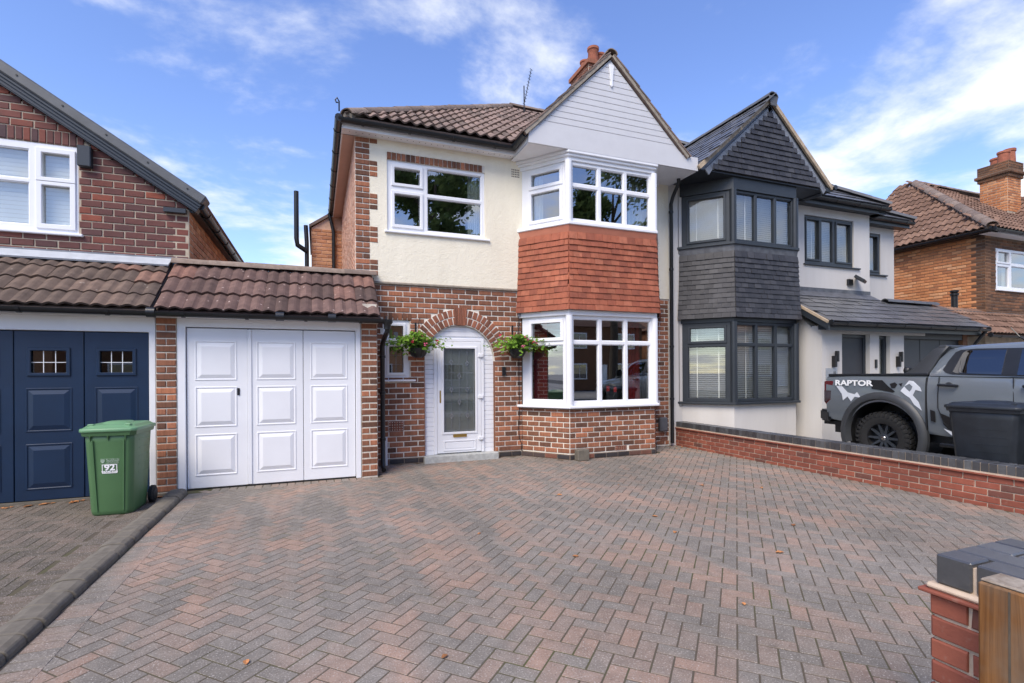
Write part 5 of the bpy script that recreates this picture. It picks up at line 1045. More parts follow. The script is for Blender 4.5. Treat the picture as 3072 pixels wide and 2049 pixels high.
# ---------------------------------------------------------------- wheelie bins
def rot_frame(loc, ang):
    m = Matrix.Translation(loc) @ Matrix.Rotation(ang, 4, 'Z'); return lambda x, y, z: m @ Vector((x, y, z))
def wheelie(name, label, loc, ang, bm_, lm_, wt=.50, wb=.40, dt=.56, db=.46, H=.88, kind=0):
    t = thing(name, label, 'bin', loc); F_ = rot_frame(loc, ang)
    def ringpts(w, d, z, c=.045):
        a, b = w/2, d/2; return [(-a+c, -b, z), (a-c, -b, z), (a, -b+c, z), (a, b-c, z), (a-c, b, z), (-a+c, b, z), (-a, b-c, z), (-a, -b+c, z)]
    lv = [(0.0, 0.012), (.06, .0), (.5, 0), (.9, 0), (1, 0)]; b = MB(F_); vs = []; fs = []
    for k, (s, sh) in enumerate(lv):
        vs += ringpts(wb+(wt-wb)*s-sh, db+(dt-db)*s-sh, .0+H*s)
    for k in range(len(lv)-1):
        for i in range(8): fs.append((k*8+i, k*8+(i+1) % 8, k*8+8+(i+1) % 8, k*8+8+i))
    fs += [tuple(range(7, -1, -1)), tuple(range((len(lv)-1)*8, len(lv)*8))]
    body = b.raw(vs, fs).build('body', bm_, t, bevel=.01, smooth=True)
    # ribs on the front corners
    for sx in (-1, 1):
        MB(F_).raw([(sx*(wb/2-.075)-.006, -db/2-.002, .05), (sx*(wb/2-.075)+.006, -db/2-.002, .05), (sx*(wt/2-.085)+.006, -dt/2-.003, H-.06), (sx*(wt/2-.085)-.006, -dt/2-.003, H-.06), (sx*(wb/2-.075)-.006, -db/2-.012, .05), (sx*(wb/2-.075)+.006, -db/2-.012, .05), (sx*(wt/2-.085)+.006, -dt/2-.013, H-.06), (sx*(wt/2-.085)-.006, -dt/2-.013, H-.06)], [(4, 5, 6, 7), (0, 4, 7, 3), (1, 2, 6, 5), (0, 1, 5, 4), (3, 7, 6, 2)]).build('rib', bm_, body)
    for k in range(5):
        z = .42+k*.09; s = z/H; xx = (wb+(wt-wb)*s)/2
        MB(F_).box(xx-.004, xx+.003, -.10, dt*.36, z, z+.008).build('side_ridge', bm_, body)
    MB(F_).raw([(x*1.0, y, z) for x, y, z in ringpts(wt+.035, dt+.035, H-.015)]+[(x, y, z) for x, y, z in ringpts(wt+.05, dt+.05, H+.025)], [tuple(range(7, -1, -1)), tuple(range(8, 16))]+[(i, (i+1) % 8, 8+(i+1) % 8, 8+i) for i in range(8)]).build('rim', bm_, body)
    for sx in (-.5, 0, .5): MB(F_).raw([(sx*wt*.7-.008, -dt/2-.02, H-.015), (sx*wt*.7+.008, -dt/2-.02, H-.015), (sx*wt*.7, -dt/2+.0, H-.075), (sx*wt*.7, -dt/2+.03, H-.015)], [(0, 1, 2), (0, 2, 3), (1, 3, 2), (0, 3, 1)]).build('bracket', bm_, body)
    # lid
    lid = MB(F_); L0 = ringpts(wt+.075, dt+.075, H+.026); L1 = ringpts(wt+.07, dt+.07, H+.062); L2 = ringpts(wt+.02, dt+.01, H+.068); L3 = ringpts(wt-.03, dt-.05, H+.095); lid.raw(L0+L1+L2+L3, [tuple(range(7, -1, -1)), tuple(range(24, 32))]+[(k*8+i, k*8+(i+1) % 8, k*8+8+(i+1) % 8, k*8+8+i) for k in range(3) for i in range(8)]); lid = lid.build('lid', lm_, t, smooth=True, bevel=.006)
    MB(F_).raw(ringpts(wt*.56, dt*.5, H+.094)+ringpts(wt*.46, dt*.40, H+.116), [tuple(range(7, -1, -1)), tuple(range(8, 16))]+[(i, (i+1) % 8, 8+(i+1) % 8, 8+i) for i in range(8)]).build('lid_dome', lm_, lid, smooth=True)
    for sx in (-1, 1): MB(F_).box(sx*(wt/2-.06)-.03, sx*(wt/2-.06)+.03, -dt/2+.02 if kind == 0 else dt/2-.08, -dt/2+.07 if kind == 0 else dt/2-.03, H+.066, H+.108).build('lid_grip', lm_, lid, bevel=.008)
    MB(F_).tube([(-wt/2+.02, dt/2+.075, H+.02), (wt/2-.02, dt/2+.075, H+.02)], .017, 8).build('handle', bm_, t, smooth=True)
    for sx in (-1, 1): MB(F_).box(sx*(wt/2-.03)-.015, sx*(wt/2-.03)+.015, dt/2-.02, dt/2+.085, H-.01, H+.03).build('handle_bracket', bm_, t)
    MB(F_).tube([(-wb/2-.03, db/2+.03, .10), (wb/2+.05, db/2+.03, .10)], .011, 8).build('axle', 'chrome', t)
    for sx in (-1, 1):
        p = F_(sx*(wb/2+.035), db/2+.03, .10); ax = F_(1, 0, 0)-F_(0, 0, 0)
        w = MB().lathe([(.05, -.026), (.085, -.026), (.10, -.016), (.10, .016), (.085, .026), (.05, .026)], p, ax, 24).build('wheel', 'rubber', t, smooth=True); MB().lathe([(.015, -.03), (.056, -.03), (.056, .03), (.015, .03)], p, ax, 16).build('hub', 'black_plastic', w, smooth=True)
    return t, F_
gb, GFm = wheelie('wheelie_bin', 'green wheelie bin with white number 92 sticker before navy garage door', (-2.05, 6.83, 0.002), R(-3), 'bin_green', 'bin_lid_green', .45, .385, .57, .47, .87)
bb2, BFm = wheelie('wheelie_bin', 'black wheelie bin standing between boundary wall and grey pickup', (7.72, 3.66, 0.0), R(180+3), 'bin_black', 'bin_black', .58, .48, .68, .52, 1.0, 1)
def text_part(body, size, Mx, mat, par, name, ex=.0006, align='CENTER', shear=0, xs=1.0, offset=0):
    cu = bpy.data.curves.new(name, 'FONT'); cu.body = body; cu.size = size; cu.extrude = ex; cu.align_x = align; cu.align_y = 'CENTER'; cu.shear = shear; cu.resolution_u = 3; cu.offset = offset
    ob = bpy.data.objects.new(name, cu); COL.objects.link(ob); bpy.context.view_layer.update(); dg_ = bpy.context.evaluated_depsgraph_get()
    me = bpy.data.meshes.new_from_object(ob.evaluated_get(dg_)); bpy.data.objects.remove(ob); o0 = org(par)
    for v in me.vertices: v.co = Mx @ Vector((v.co.x*xs, v.co.y, v.co.z)) - o0
    me.materials.clear(); me.materials.append(M[mat]); o = bpy.data.objects.new(name, me); COL.objects.link(o); o.parent = par; return o
def face_matrix(p, right, up):
    r_ = Vector(right).normalized(); u_ = Vector(up).normalized(); n_ = r_.cross(u_); m_ = Matrix.Identity(4)
    for i, c_ in enumerate((r_, u_, n_)):
        for q_ in range(3): m_[q_][i] = c_[q_]
    m_.translation = p; return m_
# sticker and council mark on the green bin
def bin_face(x, z): s = z/.87; return GFm(x, -(.47+(.10)*s)/2-.0035, z)
fr = bin_face(0.005, .50); ri = GFm(1, 0, 0)-GFm(0, 0, 0); up = (bin_face(0, .6)-bin_face(0, .4)); FM = face_matrix(fr, ri, up)
def plate(x0, x1, y0, y1, hole, mat, name, par):
    b = MB(lambda x, n, y: FM @ Vector((x, y, n))); b.cells(x0, x1, y0, y1, [hole] if hole else [], 0, .001); return b.build(name, mat, par)
st_ = plate(-.068, .068, -.048, .048, (-.061, .061, -.041, .041), 'letter_white', 'sticker', gb)
text_part('92', .088, FM @ Matrix.Translation((0, .012, .001)), 'letter_white', gb, 'sticker_number', xs=1.1, offset=.003); text_part('WELFORD ROAD', .0215, FM @ Matrix.Translation((0, -.031, .001)), 'letter_white', gb, 'sticker_street', xs=.86, offset=.0012)
text_part('Solihull', .036, FM @ Matrix.Translation((.030, .092, .0005)), 'letter_dim', gb, 'council_name', xs=1.15); text_part('METROPOLITAN', .0135, FM @ Matrix.Translation((.030, .074, .0005)), 'letter_dim', gb, 'council_name', xs=.98); text_part('BOROUGH COUNCIL', .0115, FM @ Matrix.Translation((.030, .063, .0005)), 'letter_dim', gb, 'council_name', xs=.98)
plate(-.082, .080, .1075, .109, None, 'letter_dim', 'council_rule', gb); plate(-.082, .080, .0545, .056, None, 'letter_dim', 'council_rule', gb)
sh = MB(lambda x, n, y: FM @ Vector((x, y, n))).poly([(-.077, .103), (-.043, .103), (-.043, .078), (-.06, .062), (-.077, .078)], 0, .0006).build('council_shield', 'letter_dim', gb)
b_ = MB(lambda x, n, y: FM @ Vector((x, y, n)))
for k in range(3): b_.box(-.073, -.047, .0006, .0010, .080+k*.008, .0825+k*.008)
b_.build('shield_charge', 'bin_green', gb)
text_part('88', .13, face_matrix(Tp(9.955, .0125, 1.43), Tp.U, (0, 0, 1)), 'decal_black', PLATE, 'number', xs=.62)
# ---------------------------------------------------------------- hanging baskets and plants
def basket(x, label, plabel, seed):
    random.seed(seed); zc = 1.90; yo = .24
    t = thing('hanging_basket', label, 'basket', T(x, 0, 1.7), 'hanging baskets either side of the door')
    br = MB(T).box(x-.012, x+.012, .0, .012, 1.98, 2.34).build('wall_bracket', 'black_metal', t); MB(T).tube([T(x, .01, 2.32), T(x+.02, yo+.01, 2.36), T(x+.02, yo+.05, 2.39), T(x+.02, yo+.04, 2.42)], .008, 6).build('arm', 'black_metal', br); MB(T).tube([T(x, .01, 2.02), T(x+.01, yo*.55, 2.18), T(x+.02, yo*.98, 2.35)], .007, 6).build('brace', 'black_metal', br)
    c = T(x, yo, zc); pr = [(.001, -.155), (.06, -.15), (.105, -.12), (.135, -.07), (.15, 0), (.14, .0), (.12, -.06), (.09, -.10), (.001, -.13)]
    bw_ = MB(); bw_.lathe(pr, c, (0, 0, 1), 20); bowl = bw_.build('bowl', 'black_plastic', t, smooth=True)
    for k in range(10):
        an = 2*math.pi*k/10; MB().tube([c+Vector((math.cos(an)*r_*1.02, math.sin(an)*r_*1.02, h_)) for r_, h_ in ((.15, 0), (.137, -.07), (.107, -.12), (.06, -.152))], .004, 5).build('wire', 'black_metal', bowl)
    for k in range(3):
        an = 2*math.pi*k/3; MB().tube([c+Vector((math.cos(an)*.14, math.sin(an)*.14, 0)), T(x+.02, yo+.04, 2.39)], .003, 5).build('chain', 'black_metal', t)
    p = thing('geranium_plant', plabel, 'plant', c); lv = MB(); stn = MB(); fr_ = MB(); fp = MB()
    for s in range(90):
        an = rnd(0, 2*math.pi); R_ = rnd(.08, .56)*(1 if abs(math.cos(an)) > .5 else .6); e_ = c+Vector((math.cos(an)*R_*1.05, math.sin(an)*R_*.72, rnd(-.07, .26)*(1.1-R_*.9))); m_ = (c+e_)/2+Vector((0, 0, .09)); pts = [c+Vector((math.cos(an)*.05, math.sin(an)*.05, -.02)), m_, e_]; stn.tube(pts, .0025, 4)
        for q in range(11):
            tt = rnd(.25, 1.05); b0 = pts[0].lerp(m_, tt*2) if tt < .5 else m_.lerp(e_, (tt-.5)*2); o = b0+Vector((jit(.05), jit(.05), jit(.045))); rr = rnd(.016, .036); nm = Vector((jit(.9), -.45+jit(.8), .9+jit(.4))).normalized(); ax_ = nm.orthogonal().normalized(); ay_ = nm.cross(ax_); ph = rnd(0, 6)
            lv.raw([o-nm*.004]+[o+(ax_*math.cos(ph+2*math.pi*i/7)+ay_*math.sin(ph+2*math.pi*i/7))*rr*(1 if i % 2 else .8)+nm*jit(.003) for i in range(6)], [(0, i+1, (i+1) % 6+1) for i in range(6)])
    for s in range(7):
        an = rnd(0, 2*math.pi); o = c+Vector((math.cos(an)*rnd(.15, .40), -abs(math.sin(an))*.2, rnd(.02, .24))); stn.tube([c, (c+o)/2+Vector((0, 0, .08)), o], .002, 4); fh_ = MB()
        for q in range(7):
            oo = o+Vector((jit(.022), jit(.022), jit(.02))); rr = rnd(.007, .012); nm = Vector((jit(1), -1, jit(1))).normalized(); ax_ = nm.orthogonal(); ay_ = nm.cross(ax_); fh_.raw([oo+(ax_*math.cos(2*math.pi*i/5)+ay_*math.sin(2*math.pi*i/5))*rr for i in range(5)], [(0, 1, 2, 3, 4)])
        fh_.build('flower_head', 'flower_red' if s % 2 else 'flower_pink', p, recalc=False)
    stn.build('stems', 'stem', p, recalc=False); f = lv.build('leaves', 'leaf_geranium', p, recalc=False); f['kind'] = 'stuff'; 
basket(1.535, 'black wire hanging basket beside the small leaded window', 'trailing red geranium in the basket beside the small leaded window', 11)
basket(3.26, 'black wire hanging basket between door arch and bay window', 'trailing pink and red geranium in the basket near the bay window', 23)
random.seed(99)
# ---------------------------------------------------------------- small fittings on the main house
t = thing('doorbell', 'black doorbell on brick wall right of the arched door', 'doorbell', T(3.09, 0, 1.47)); MB(T).box(3.06, 3.125, 0, .03, 1.44, 1.60).build('body', 'black_plastic', t, bevel=.006); MB(T).lathe([(.018, 0), (.018, .004)], T(3.092, .03, 1.49), T.N, 12).build('button', 'plastic_grey', t)
t = MB().tube([T(3.385, .012, 2.45), T(3.38, .012, 1.4), T(3.385, .014, .9), T(3.37, .012, .5), T(3.38, .014, .32), T(3.42, .03, .22), T(3.41, .03, .10)], .006, 6).build('wall_cable', 'black_plastic', None, True, loc=(3.38, 8.4, 1), label='thin black cable running down brickwork beside bay window', cat='cable')
t = thing('cable_box', 'dark grey plastic cover box on brick strip beside boundary wall', 'box', T(6.48, 0, .38)); MB(T).box(6.38, 6.56, 0, .10, .30, .58).build('cover', 'plastic_grey', t, bevel=.02); MB(T).box(6.40, 6.54, .1, .104, .33, .55).build('lid', 'plastic_grey', t)
MB().box(4.08, 4.30, 7.52, 7.655, 0, .19).build('concrete_block', 'concrete', None, bevel=.012, loc=(4.19, 7.58, 0), label='mossy concrete block leaning on the bay corner', cat='block')
# aerial on the roof
t = thing('tv_aerial', 'thin black television aerial on mast above the brown roof', 'aerial', (4.75, 11.6, 7.9)); b0 = Vector((4.80, 11.5, 7.55))
MB().tube([b0, b0+Vector((0, 0, 1.0))], .014, 6).build('mast', 'black_metal', t); MB().tube([b0+Vector((0, 0, .55)), b0+Vector((.10, -.22, 1.30))], .009, 5).build('boom', 'black_metal', t)
ae = MB(); d_ = Vector((.10, -.22, .75))
for k in range(12): q = b0+Vector((0, 0, .55))+d_*(k/11); ae.tube([q-Vector((.045, .03, 0)), q+Vector((.045, .03, 0))], .005, 4)
ae.build('elements', 'black_metal', t); rf_ = MB()
for zz in (.28, .40): rf_.tube([b0+Vector((-.16, -.05, zz)), b0+Vector((.16, .05, zz))], .006, 4)
for xx in (-.16, 0.06, .16): rf_.tube([b0+Vector((xx, xx*.3, .28)), b0+Vector((xx, xx*.3, .40))], .006, 4)
rf_.build('reflector', 'black_metal', t)
# candelabra in the bay
t = thing('candelabra', 'black scrolled candelabra with red candles inside the bay window', 'candelabra', (4.92, 7.93, .9)); c = Vector((4.92, 7.93, .9))
sc = MB(); sc.tube([c, c+Vector((0, 0, .26))], .008, 6)
for s in (-1, 1):
    sc.tube([c+Vector((0, 0, .10))]+[c+Vector((s*(.07+.05*math.cos(a_)), 0, .12+.05*math.sin(a_))) for a_ in (3.4, 4.2, 5.0, 5.8, 6.6, 7.2)], .006, 5); sc.tube([c+Vector((0, 0, .0)), c+Vector((s*.05, 0, .05)), c+Vector((s*.09, 0, .0)), c+Vector((s*.06, 0, .02))], .006, 5); sc.tube([c+Vector((0, 0, .16)), c+Vector((s*.10, 0, .13)), c+Vector((s*.15, 0, .22))], .006, 5)
sc.build('scroll_frame', 'black_metal', t)
for x in (-.15, 0, .15): MB().lathe([(.03, 0), (.03, .09), (.005, .095)], c+Vector((x, 0, .25 if x == 0 else .23)), (0, 0, 1), 12).build('candle', 'candle_red', t, smooth=True)
# fallen leaves, twig
def leaf(p, sz, ang, lab, g):
    b = MB(); n = 5; vs = []; fs = []; ca, sa = math.cos(ang), math.sin(ang)
    for i in range(n+1):
        t_ = i/n; w = math.sin(math.pi*min(1, t_*.95+.03))*sz*.33; x = (t_-.5)*sz
        for s in (-1, 0, 1): y = s*w; z = .004+abs(s)*rnd(.2, .5)*w+jit(.001); vs.append((p[0]+x*ca-y*sa, p[1]+x*sa+y*ca, p[2]+z))
    for i in range(n):
        for k in range(2): fs.append((i*3+k, i*3+k+1, i*3+4+k, i*3+3+k))
    b.raw(vs, fs); o = b.build('fallen_leaf', 'dry_leaf', None, loc=p, recalc=False, label=lab, cat='leaf', group=g); m_ = o.modifiers.new('thick', 'SOLIDIFY'); m_.thickness = .0012
for i in range(16): leaf((rnd(-3.9, -2.35), rnd(7.36, 7.50), 0), rnd(.05, .10), rnd(0, 6), 'brown fallen leaf at the foot of the navy garage doors', 'leaves by the navy doors')
leaf((-1.80, 7.3, 0), .12, .4, 'orange fallen leaf beside the green bin wheel', None)
for x, y in ((2.75, 5.55), (3.72, 5.75), (1.95, 3.65), (.62, 2.62), (3.25, 4.35), (4.7, 5.3), (3.55, 3.1), (3.1, 3.85), (4.3, 3.6), (1.4, 4.5), (2.55, 2.5), (5.3, 4.9), (-.35, 2.95)): leaf((x, y, .002), rnd(.035, .07), rnd(0, 6), 'small dry leaf lying on the open block paving', 'leaves scattered on the driveway')
for i in range(9): leaf((rnd(6.45, 6.78), rnd(7.6, 8.3), .002), rnd(.03, .06), rnd(0, 6), 'small dry leaf in the corner by the boundary wall', 'leaves in the wall corner')
MB().tube([(4.02, 1.98, .012), (4.2, 1.86, .016), (4.34, 1.80, .012)], .008, 6).build('twig', 'bark', None, loc=(4.2, 1.86, .01), label='thin dark twig lying on paving behind the gate pillar', cat='twig')
# ---------------------------------------------------------------- pickup truck, nose towards the street
TXc = 9.29
tk = thing('pickup_truck', 'grey double-cab pickup truck with black wheel arches and white side lettering', 'pickup', (TXc, 3.8, 0))
# local: l along the truck (rear 0 .. front 5.36), s sideways (+ = side facing the driveway), z up
def K(l, s, z): return Vector((TXc-s, 6.42-l, z))
def side(l, n, z): return K(l, n, z)
def loft(sects, name, mat, par, close=True, smooth=True, bevel=0):
    b = MB(); k = len(sects[0]); vs = [p for s in sects for p in s]; fs = []
    for i in range(len(sects)-1):
        for j in range(k-1): fs.append((i*k+j, i*k+j+1, (i+1)*k+j+1, (i+1)*k+j))
        if close: fs.append((i*k+k-1, i*k, (i+1)*k, (i+1)*k+k-1))
    fs += [tuple(range(k-1, -1, -1)), tuple(range((len(sects)-1)*k, len(sects)*k))]
    return b.raw(vs, fs).build(name, mat, par, smooth=smooth, bevel=bevel)
def body_sec(l, zb, zt, wb_, wm, wt_):
    q = [(wb_-.03, zb), (wb_, zb+.05), (wm, (zb*.45+zt*.55)), (wm-.004, zt-.16), (wt_, zt-.03), (wt_-.04, zt)]
    return [K(l, s, z) for s, z in q]+[K(l, -s, z) for s, z in reversed(q)]
HUBR, HUBF, TR = 1.035, 4.25, .418
low = loft([body_sec(.06, .72, 1.36, .86, .90, .88), body_sec(.10, .66, 1.40, .91, .935, .91), body_sec(.5, .62, 1.415, .925, .95, .92), body_sec(1.66, .56, 1.41, .93, .955, .925)], 'load_bed', 'car_paint', tk)
cab = loft([body_sec(1.69, .56, 1.42, .93, .955, .925), body_sec(2.6, .50, 1.405, .935, .96, .925), body_sec(3.6, .50, 1.37, .935, .96, .915), body_sec(4.15, .52, 1.30, .93, .955, .89), body_sec(4.9, .55, 1.22, .93, .95, .86), body_sec(5.25, .60, 1.14, .84, .88, .78), body_sec(5.34, .66, 1.05, .72, .76, .66)], 'cab_body', 'car_paint', tk)
def cut(o, hub):
    c = MB().lathe([(.54, -1.3), (.54, 1.3)], K(hub, 0, .46), (1, 0, 0), 40).build('cutter', 'black_plastic', None); m_ = o.modifiers.new('cut', 'BOOLEAN'); m_.operation = 'DIFFERENCE'; m_.object = c; m_.solver = 'EXACT'
    bpy.context.view_layer.update(); dg_ = bpy.context.evaluated_depsgraph_get(); me = bpy.data.meshes.new_from_object(o.evaluated_get(dg_)); o.modifiers.clear(); o.data = me; bpy.data.objects.remove(c)
    for p in me.polygons: p.use_smooth = True
    try: me.set_sharp_from_angle(angle=R(32))
    except Exception: pass
cut(low, HUBR); cut(cab, HUBF)
def roof_sec(l, zb, zt, wb_, wt_):
    q = [(wb_, zb), (wb_-.01, zb+.04), ((wb_*.35+wt_*.65), zb+(zt-zb)*.62), (wt_, zt-.06), (wt_-.07, zt-.015), (wt_-.30, zt)]
    return [K(l, s, z) for s, z in q]+[K(l, -s, z) for s, z in reversed(q)]
green = loft([roof_sec(1.70, 1.41, 1.50, .915, .86), roof_sec(1.76, 1.41, 1.72, .918, .78), roof_sec(1.86, 1.41, 1.815, .918, .765), roof_sec(2.1, 1.405, 1.858, .92, .76), roof_sec(2.7, 1.40, 1.872, .92, .755), roof_sec(3.2, 1.385, 1.85, .918, .745), roof_sec(3.5, 1.375, 1.79, .915, .73), roof_sec(3.95, 1.345, 1.50, .90, .80), roof_sec(4.12, 1.30, 1.34, .885, .84)], 'cabin', 'car_paint', tk)
# underside and wells
MB().raw([tuple(K(l, s, z)) for l in (.15, 5.2) for s in (-.78, .78) for z in (.42, .70)], [(0, 1, 3, 2), (4, 6, 7, 5), (0, 4, 5, 1), (2, 3, 7, 6), (0, 2, 6, 4), (1, 5, 7, 3)]).build('chassis', 'black_metal', tk)
for hub in (HUBR, HUBF):
    for sg in (1, -1):
        ww = MB().lathe([(.538, 0), (.538, .60)], K(hub, sg*.925, .46), (sg*1.0, 0, 0), 36); ww.f = ww.f[:-2]+[ww.f[-1]]; ww.build('wheel_well', 'black_metal', tk, smooth=True, recalc=False)
        # flared arch
        b = MB(); n = 22; a0, a1 = (-18, 202); vs = []; fs = []; prof = [(.50, .90), (.535, .995), (.572, 1.0), (.612, .985), (.635, .958), (.635, .90)]
        for i in range(n+1):
            an = R(a0+(a1-a0)*i/n); ex = 1.0+.045*max(0, -math.cos(an))*(1 if hub == HUBR else .3)
            for r_, s_ in prof: vs.append(K(hub-math.cos(an)*r_*1.04, sg*s_, .48+math.sin(an)*r_*1.06))
        k = len(prof)
        for i in range(n):
            for j in range(k-1): fs.append((i*k+j, i*k+j+1, (i+1)*k+j+1, (i+1)*k+j))
        fs += [tuple(range(k)), tuple(range(n*k, n*k+k))]
        b.raw(vs, fs).build('wheel_arch', 'black_plastic', tk, smooth=True).data.materials[0] = M['tar_arch'] if 'tar_arch' in M else plain('tar_arch', (.038, .041, .045), .48, var=.1)
        # wheel
        p = K(hub, sg*.80, TR); ax = Vector((-sg, 0, 0))
        w = MB().lathe([(.235, -.12), (.30, -.135), (.37, -.135), (.40, -.115), (.412, -.07), (.412, .07), (.40, .115), (.37, .135), (.30, .135), (.245, .12), (.235, .10)], p, ax, 40, False); 
        x_ = Vector((0, 1, 0)); y_ = Vector((0, 0, 1))
        for i in range(34):
            an = 2*math.pi*i/34; er = x_*math.cos(an)+y_*math.sin(an); et = -x_*math.sin(an)+y_*math.cos(an)
            for (o0_, o1_, sk) in ((-.128, -.06, .0), (-.045, .03, .5), (.055, .128, .0)):
                q0 = er*math.cos(0); c_ = p+er*.408+ax*((o0_+o1_)/2)+et*(sk*.035); h_ = (o1_-o0_)/2
                w.raw([tuple(c_+ax*(h_*u_)+et*(.024*v_+.010*u_)+er*z_) for z_ in (0, .014) for u_ in (-1, 1) for v_ in (-1, 1)], [(4, 5, 7, 6), (0, 1, 5, 4), (2, 6, 7, 3), (0, 4, 6, 2), (1, 3, 7, 5)])
            c_ = p+er*.375+ax*.133; w.raw([tuple(c_+er*(.03*u_)+et*(.017*v_)+ax*z_) for z_ in (0, .010) for u_ in (-1, 1) for v_ in (-1, 1)], [(4, 5, 7, 6), (0, 1, 5, 4), (2, 6, 7, 3), (0, 4, 6, 2), (1, 3, 7, 5)])
        w = w.build('wheel', 'rubber', tk, smooth=True)
        MB().lathe([(.20, -.10), (.245, -.10), (.245, .118), (.232, .118), (.215, .05), (.20, .03), (.02, .03)], p, ax, 36).build('rim', 'black_metal', w, smooth=True)
        sp_ = MB()
        for i in range(10):
            an = 2*math.pi*i/10; er = x_*math.cos(an)+y_*math.sin(an); et = -x_*math.sin(an)+y_*math.cos(an)
            sp_.raw([tuple(p+er*r_+et*(wd*v_)+ax*z_) for r_, wd, zz in ((.05, .022, .085), (.228, .013, .105)) for z_ in (zz-.04, zz) for v_ in (-1, 1)], [(0, 1, 3, 2), (4, 6, 7, 5), (0, 4, 5, 1), (2, 3, 7, 6), (0, 2, 6, 4), (1, 5, 7, 3)])
        sp_.lathe([(.07, .04), (.07, .085), (.055, .092)], p, ax, 20); sp_.build('spokes', 'anthracite', w); MB().lathe([(.036, .09), (.036, .10), (.03, .106), (.001, .108)], p, ax, 16).build('hub_cap', 'chrome', w, smooth=True)
# glass on the near and far sides: pillars black, panes tinted
RST = [(1.70, 1.41, 1.50, .915, .86), (1.76, 1.41, 1.72, .918, .78), (1.86, 1.41, 1.815, .918, .765), (2.1, 1.405, 1.858, .92, .76), (2.7, 1.40, 1.872, .92, .755), (3.2, 1.385, 1.85, .918, .745), (3.5, 1.375, 1.79, .915, .73), (3.95, 1.345, 1.50, .90, .80), (4.12, 1.30, 1.34, .885, .84)]
def cab_side(l, z, out=.004):           # point on the cabin side surface
    for a_, b_ in zip(RST, RST[1:]):
        if l <= b_[0] or b_ is RST[-1]: break
    t_ = max(0, min(1, (l-a_[0])/(b_[0]-a_[0]))); zb, zt, wb_, wt_ = [a_[i]+(b_[i]-a_[i])*t_ for i in (1, 2, 3, 4)]
    q = [(wb_, zb), (wb_-.01, zb+.04), ((wb_*.35+wt_*.65), zb+(zt-zb)*.62), (wt_, zt-.06), (wt_-.07, zt-.015)]
    if z <= q[0][1]: return q[0][0]+out
    for (s0, z0), (s1, z1) in zip(q, q[1:]):
        if z <= z1: return s0+(s1-s0)*(z-z0)/max(1e-6, z1-z0)+out
    return q[-1][0]+out
def dense_poly(pts, name, mat, par, out, th, sg):
    # horizontal strips so that the sheet follows the curved cabin side
    zs = sorted({z for _, z in pts} | {min(z for _, z in pts)+i*(max(z for _, z in pts)-min(z for _, z in pts))/8 for i in range(9)}); rows = []
    for z in zs:
        xs = []
        for (l0, z0), (l1, z1) in zip(pts, pts[1:]+pts[:1]):
            if min(z0, z1) <= z <= max(z0, z1): xs += [l0, l1] if z0 == z1 else [l0+(l1-l0)*(z-z0)/(z1-z0)]
        rows.append((z, min(xs), max(xs)))
    n = 12; vs = []; fs = []
    for z, a_, b_ in rows:
        for i in range(n+1): l = a_+(b_-a_)*i/n; vs += [K(l, sg*cab_side(l, z, out), z), K(l, sg*cab_side(l, z, out-th), z)]
    m_ = (n+1)*2
    for r in range(len(rows)-1):
        for i in range(n):
            p = r*m_+i*2; fs += [(p, p+2, p+m_+2, p+m_), (p+1, p+m_+1, p+m_+3, p+3)]
        p = r*m_; fs += [(p, p+m_, p+m_+1, p+1), (p+n*2, p+n*2+1, p+m_+n*2+1, p+m_+n*2)]
    for i in range(n): p = i*2; q = (len(rows)-1)*m_+i*2; fs += [(p, p+1, p+3, p+2), (q, q+2, q+3, q+1)]
    return MB().raw(vs, fs).build(name, mat, par, smooth=True)
def side_poly(pts, name, mat, par, out, th=.006, sg=1):
    k = len(pts); vs = [K(l, sg*(cab_side(l, z, out)), z) for l, z in pts]+[K(l, sg*(cab_side(l, z, out-th)), z) for l, z in pts]
    return dense_poly(pts, name, mat, par, out, th, sg)
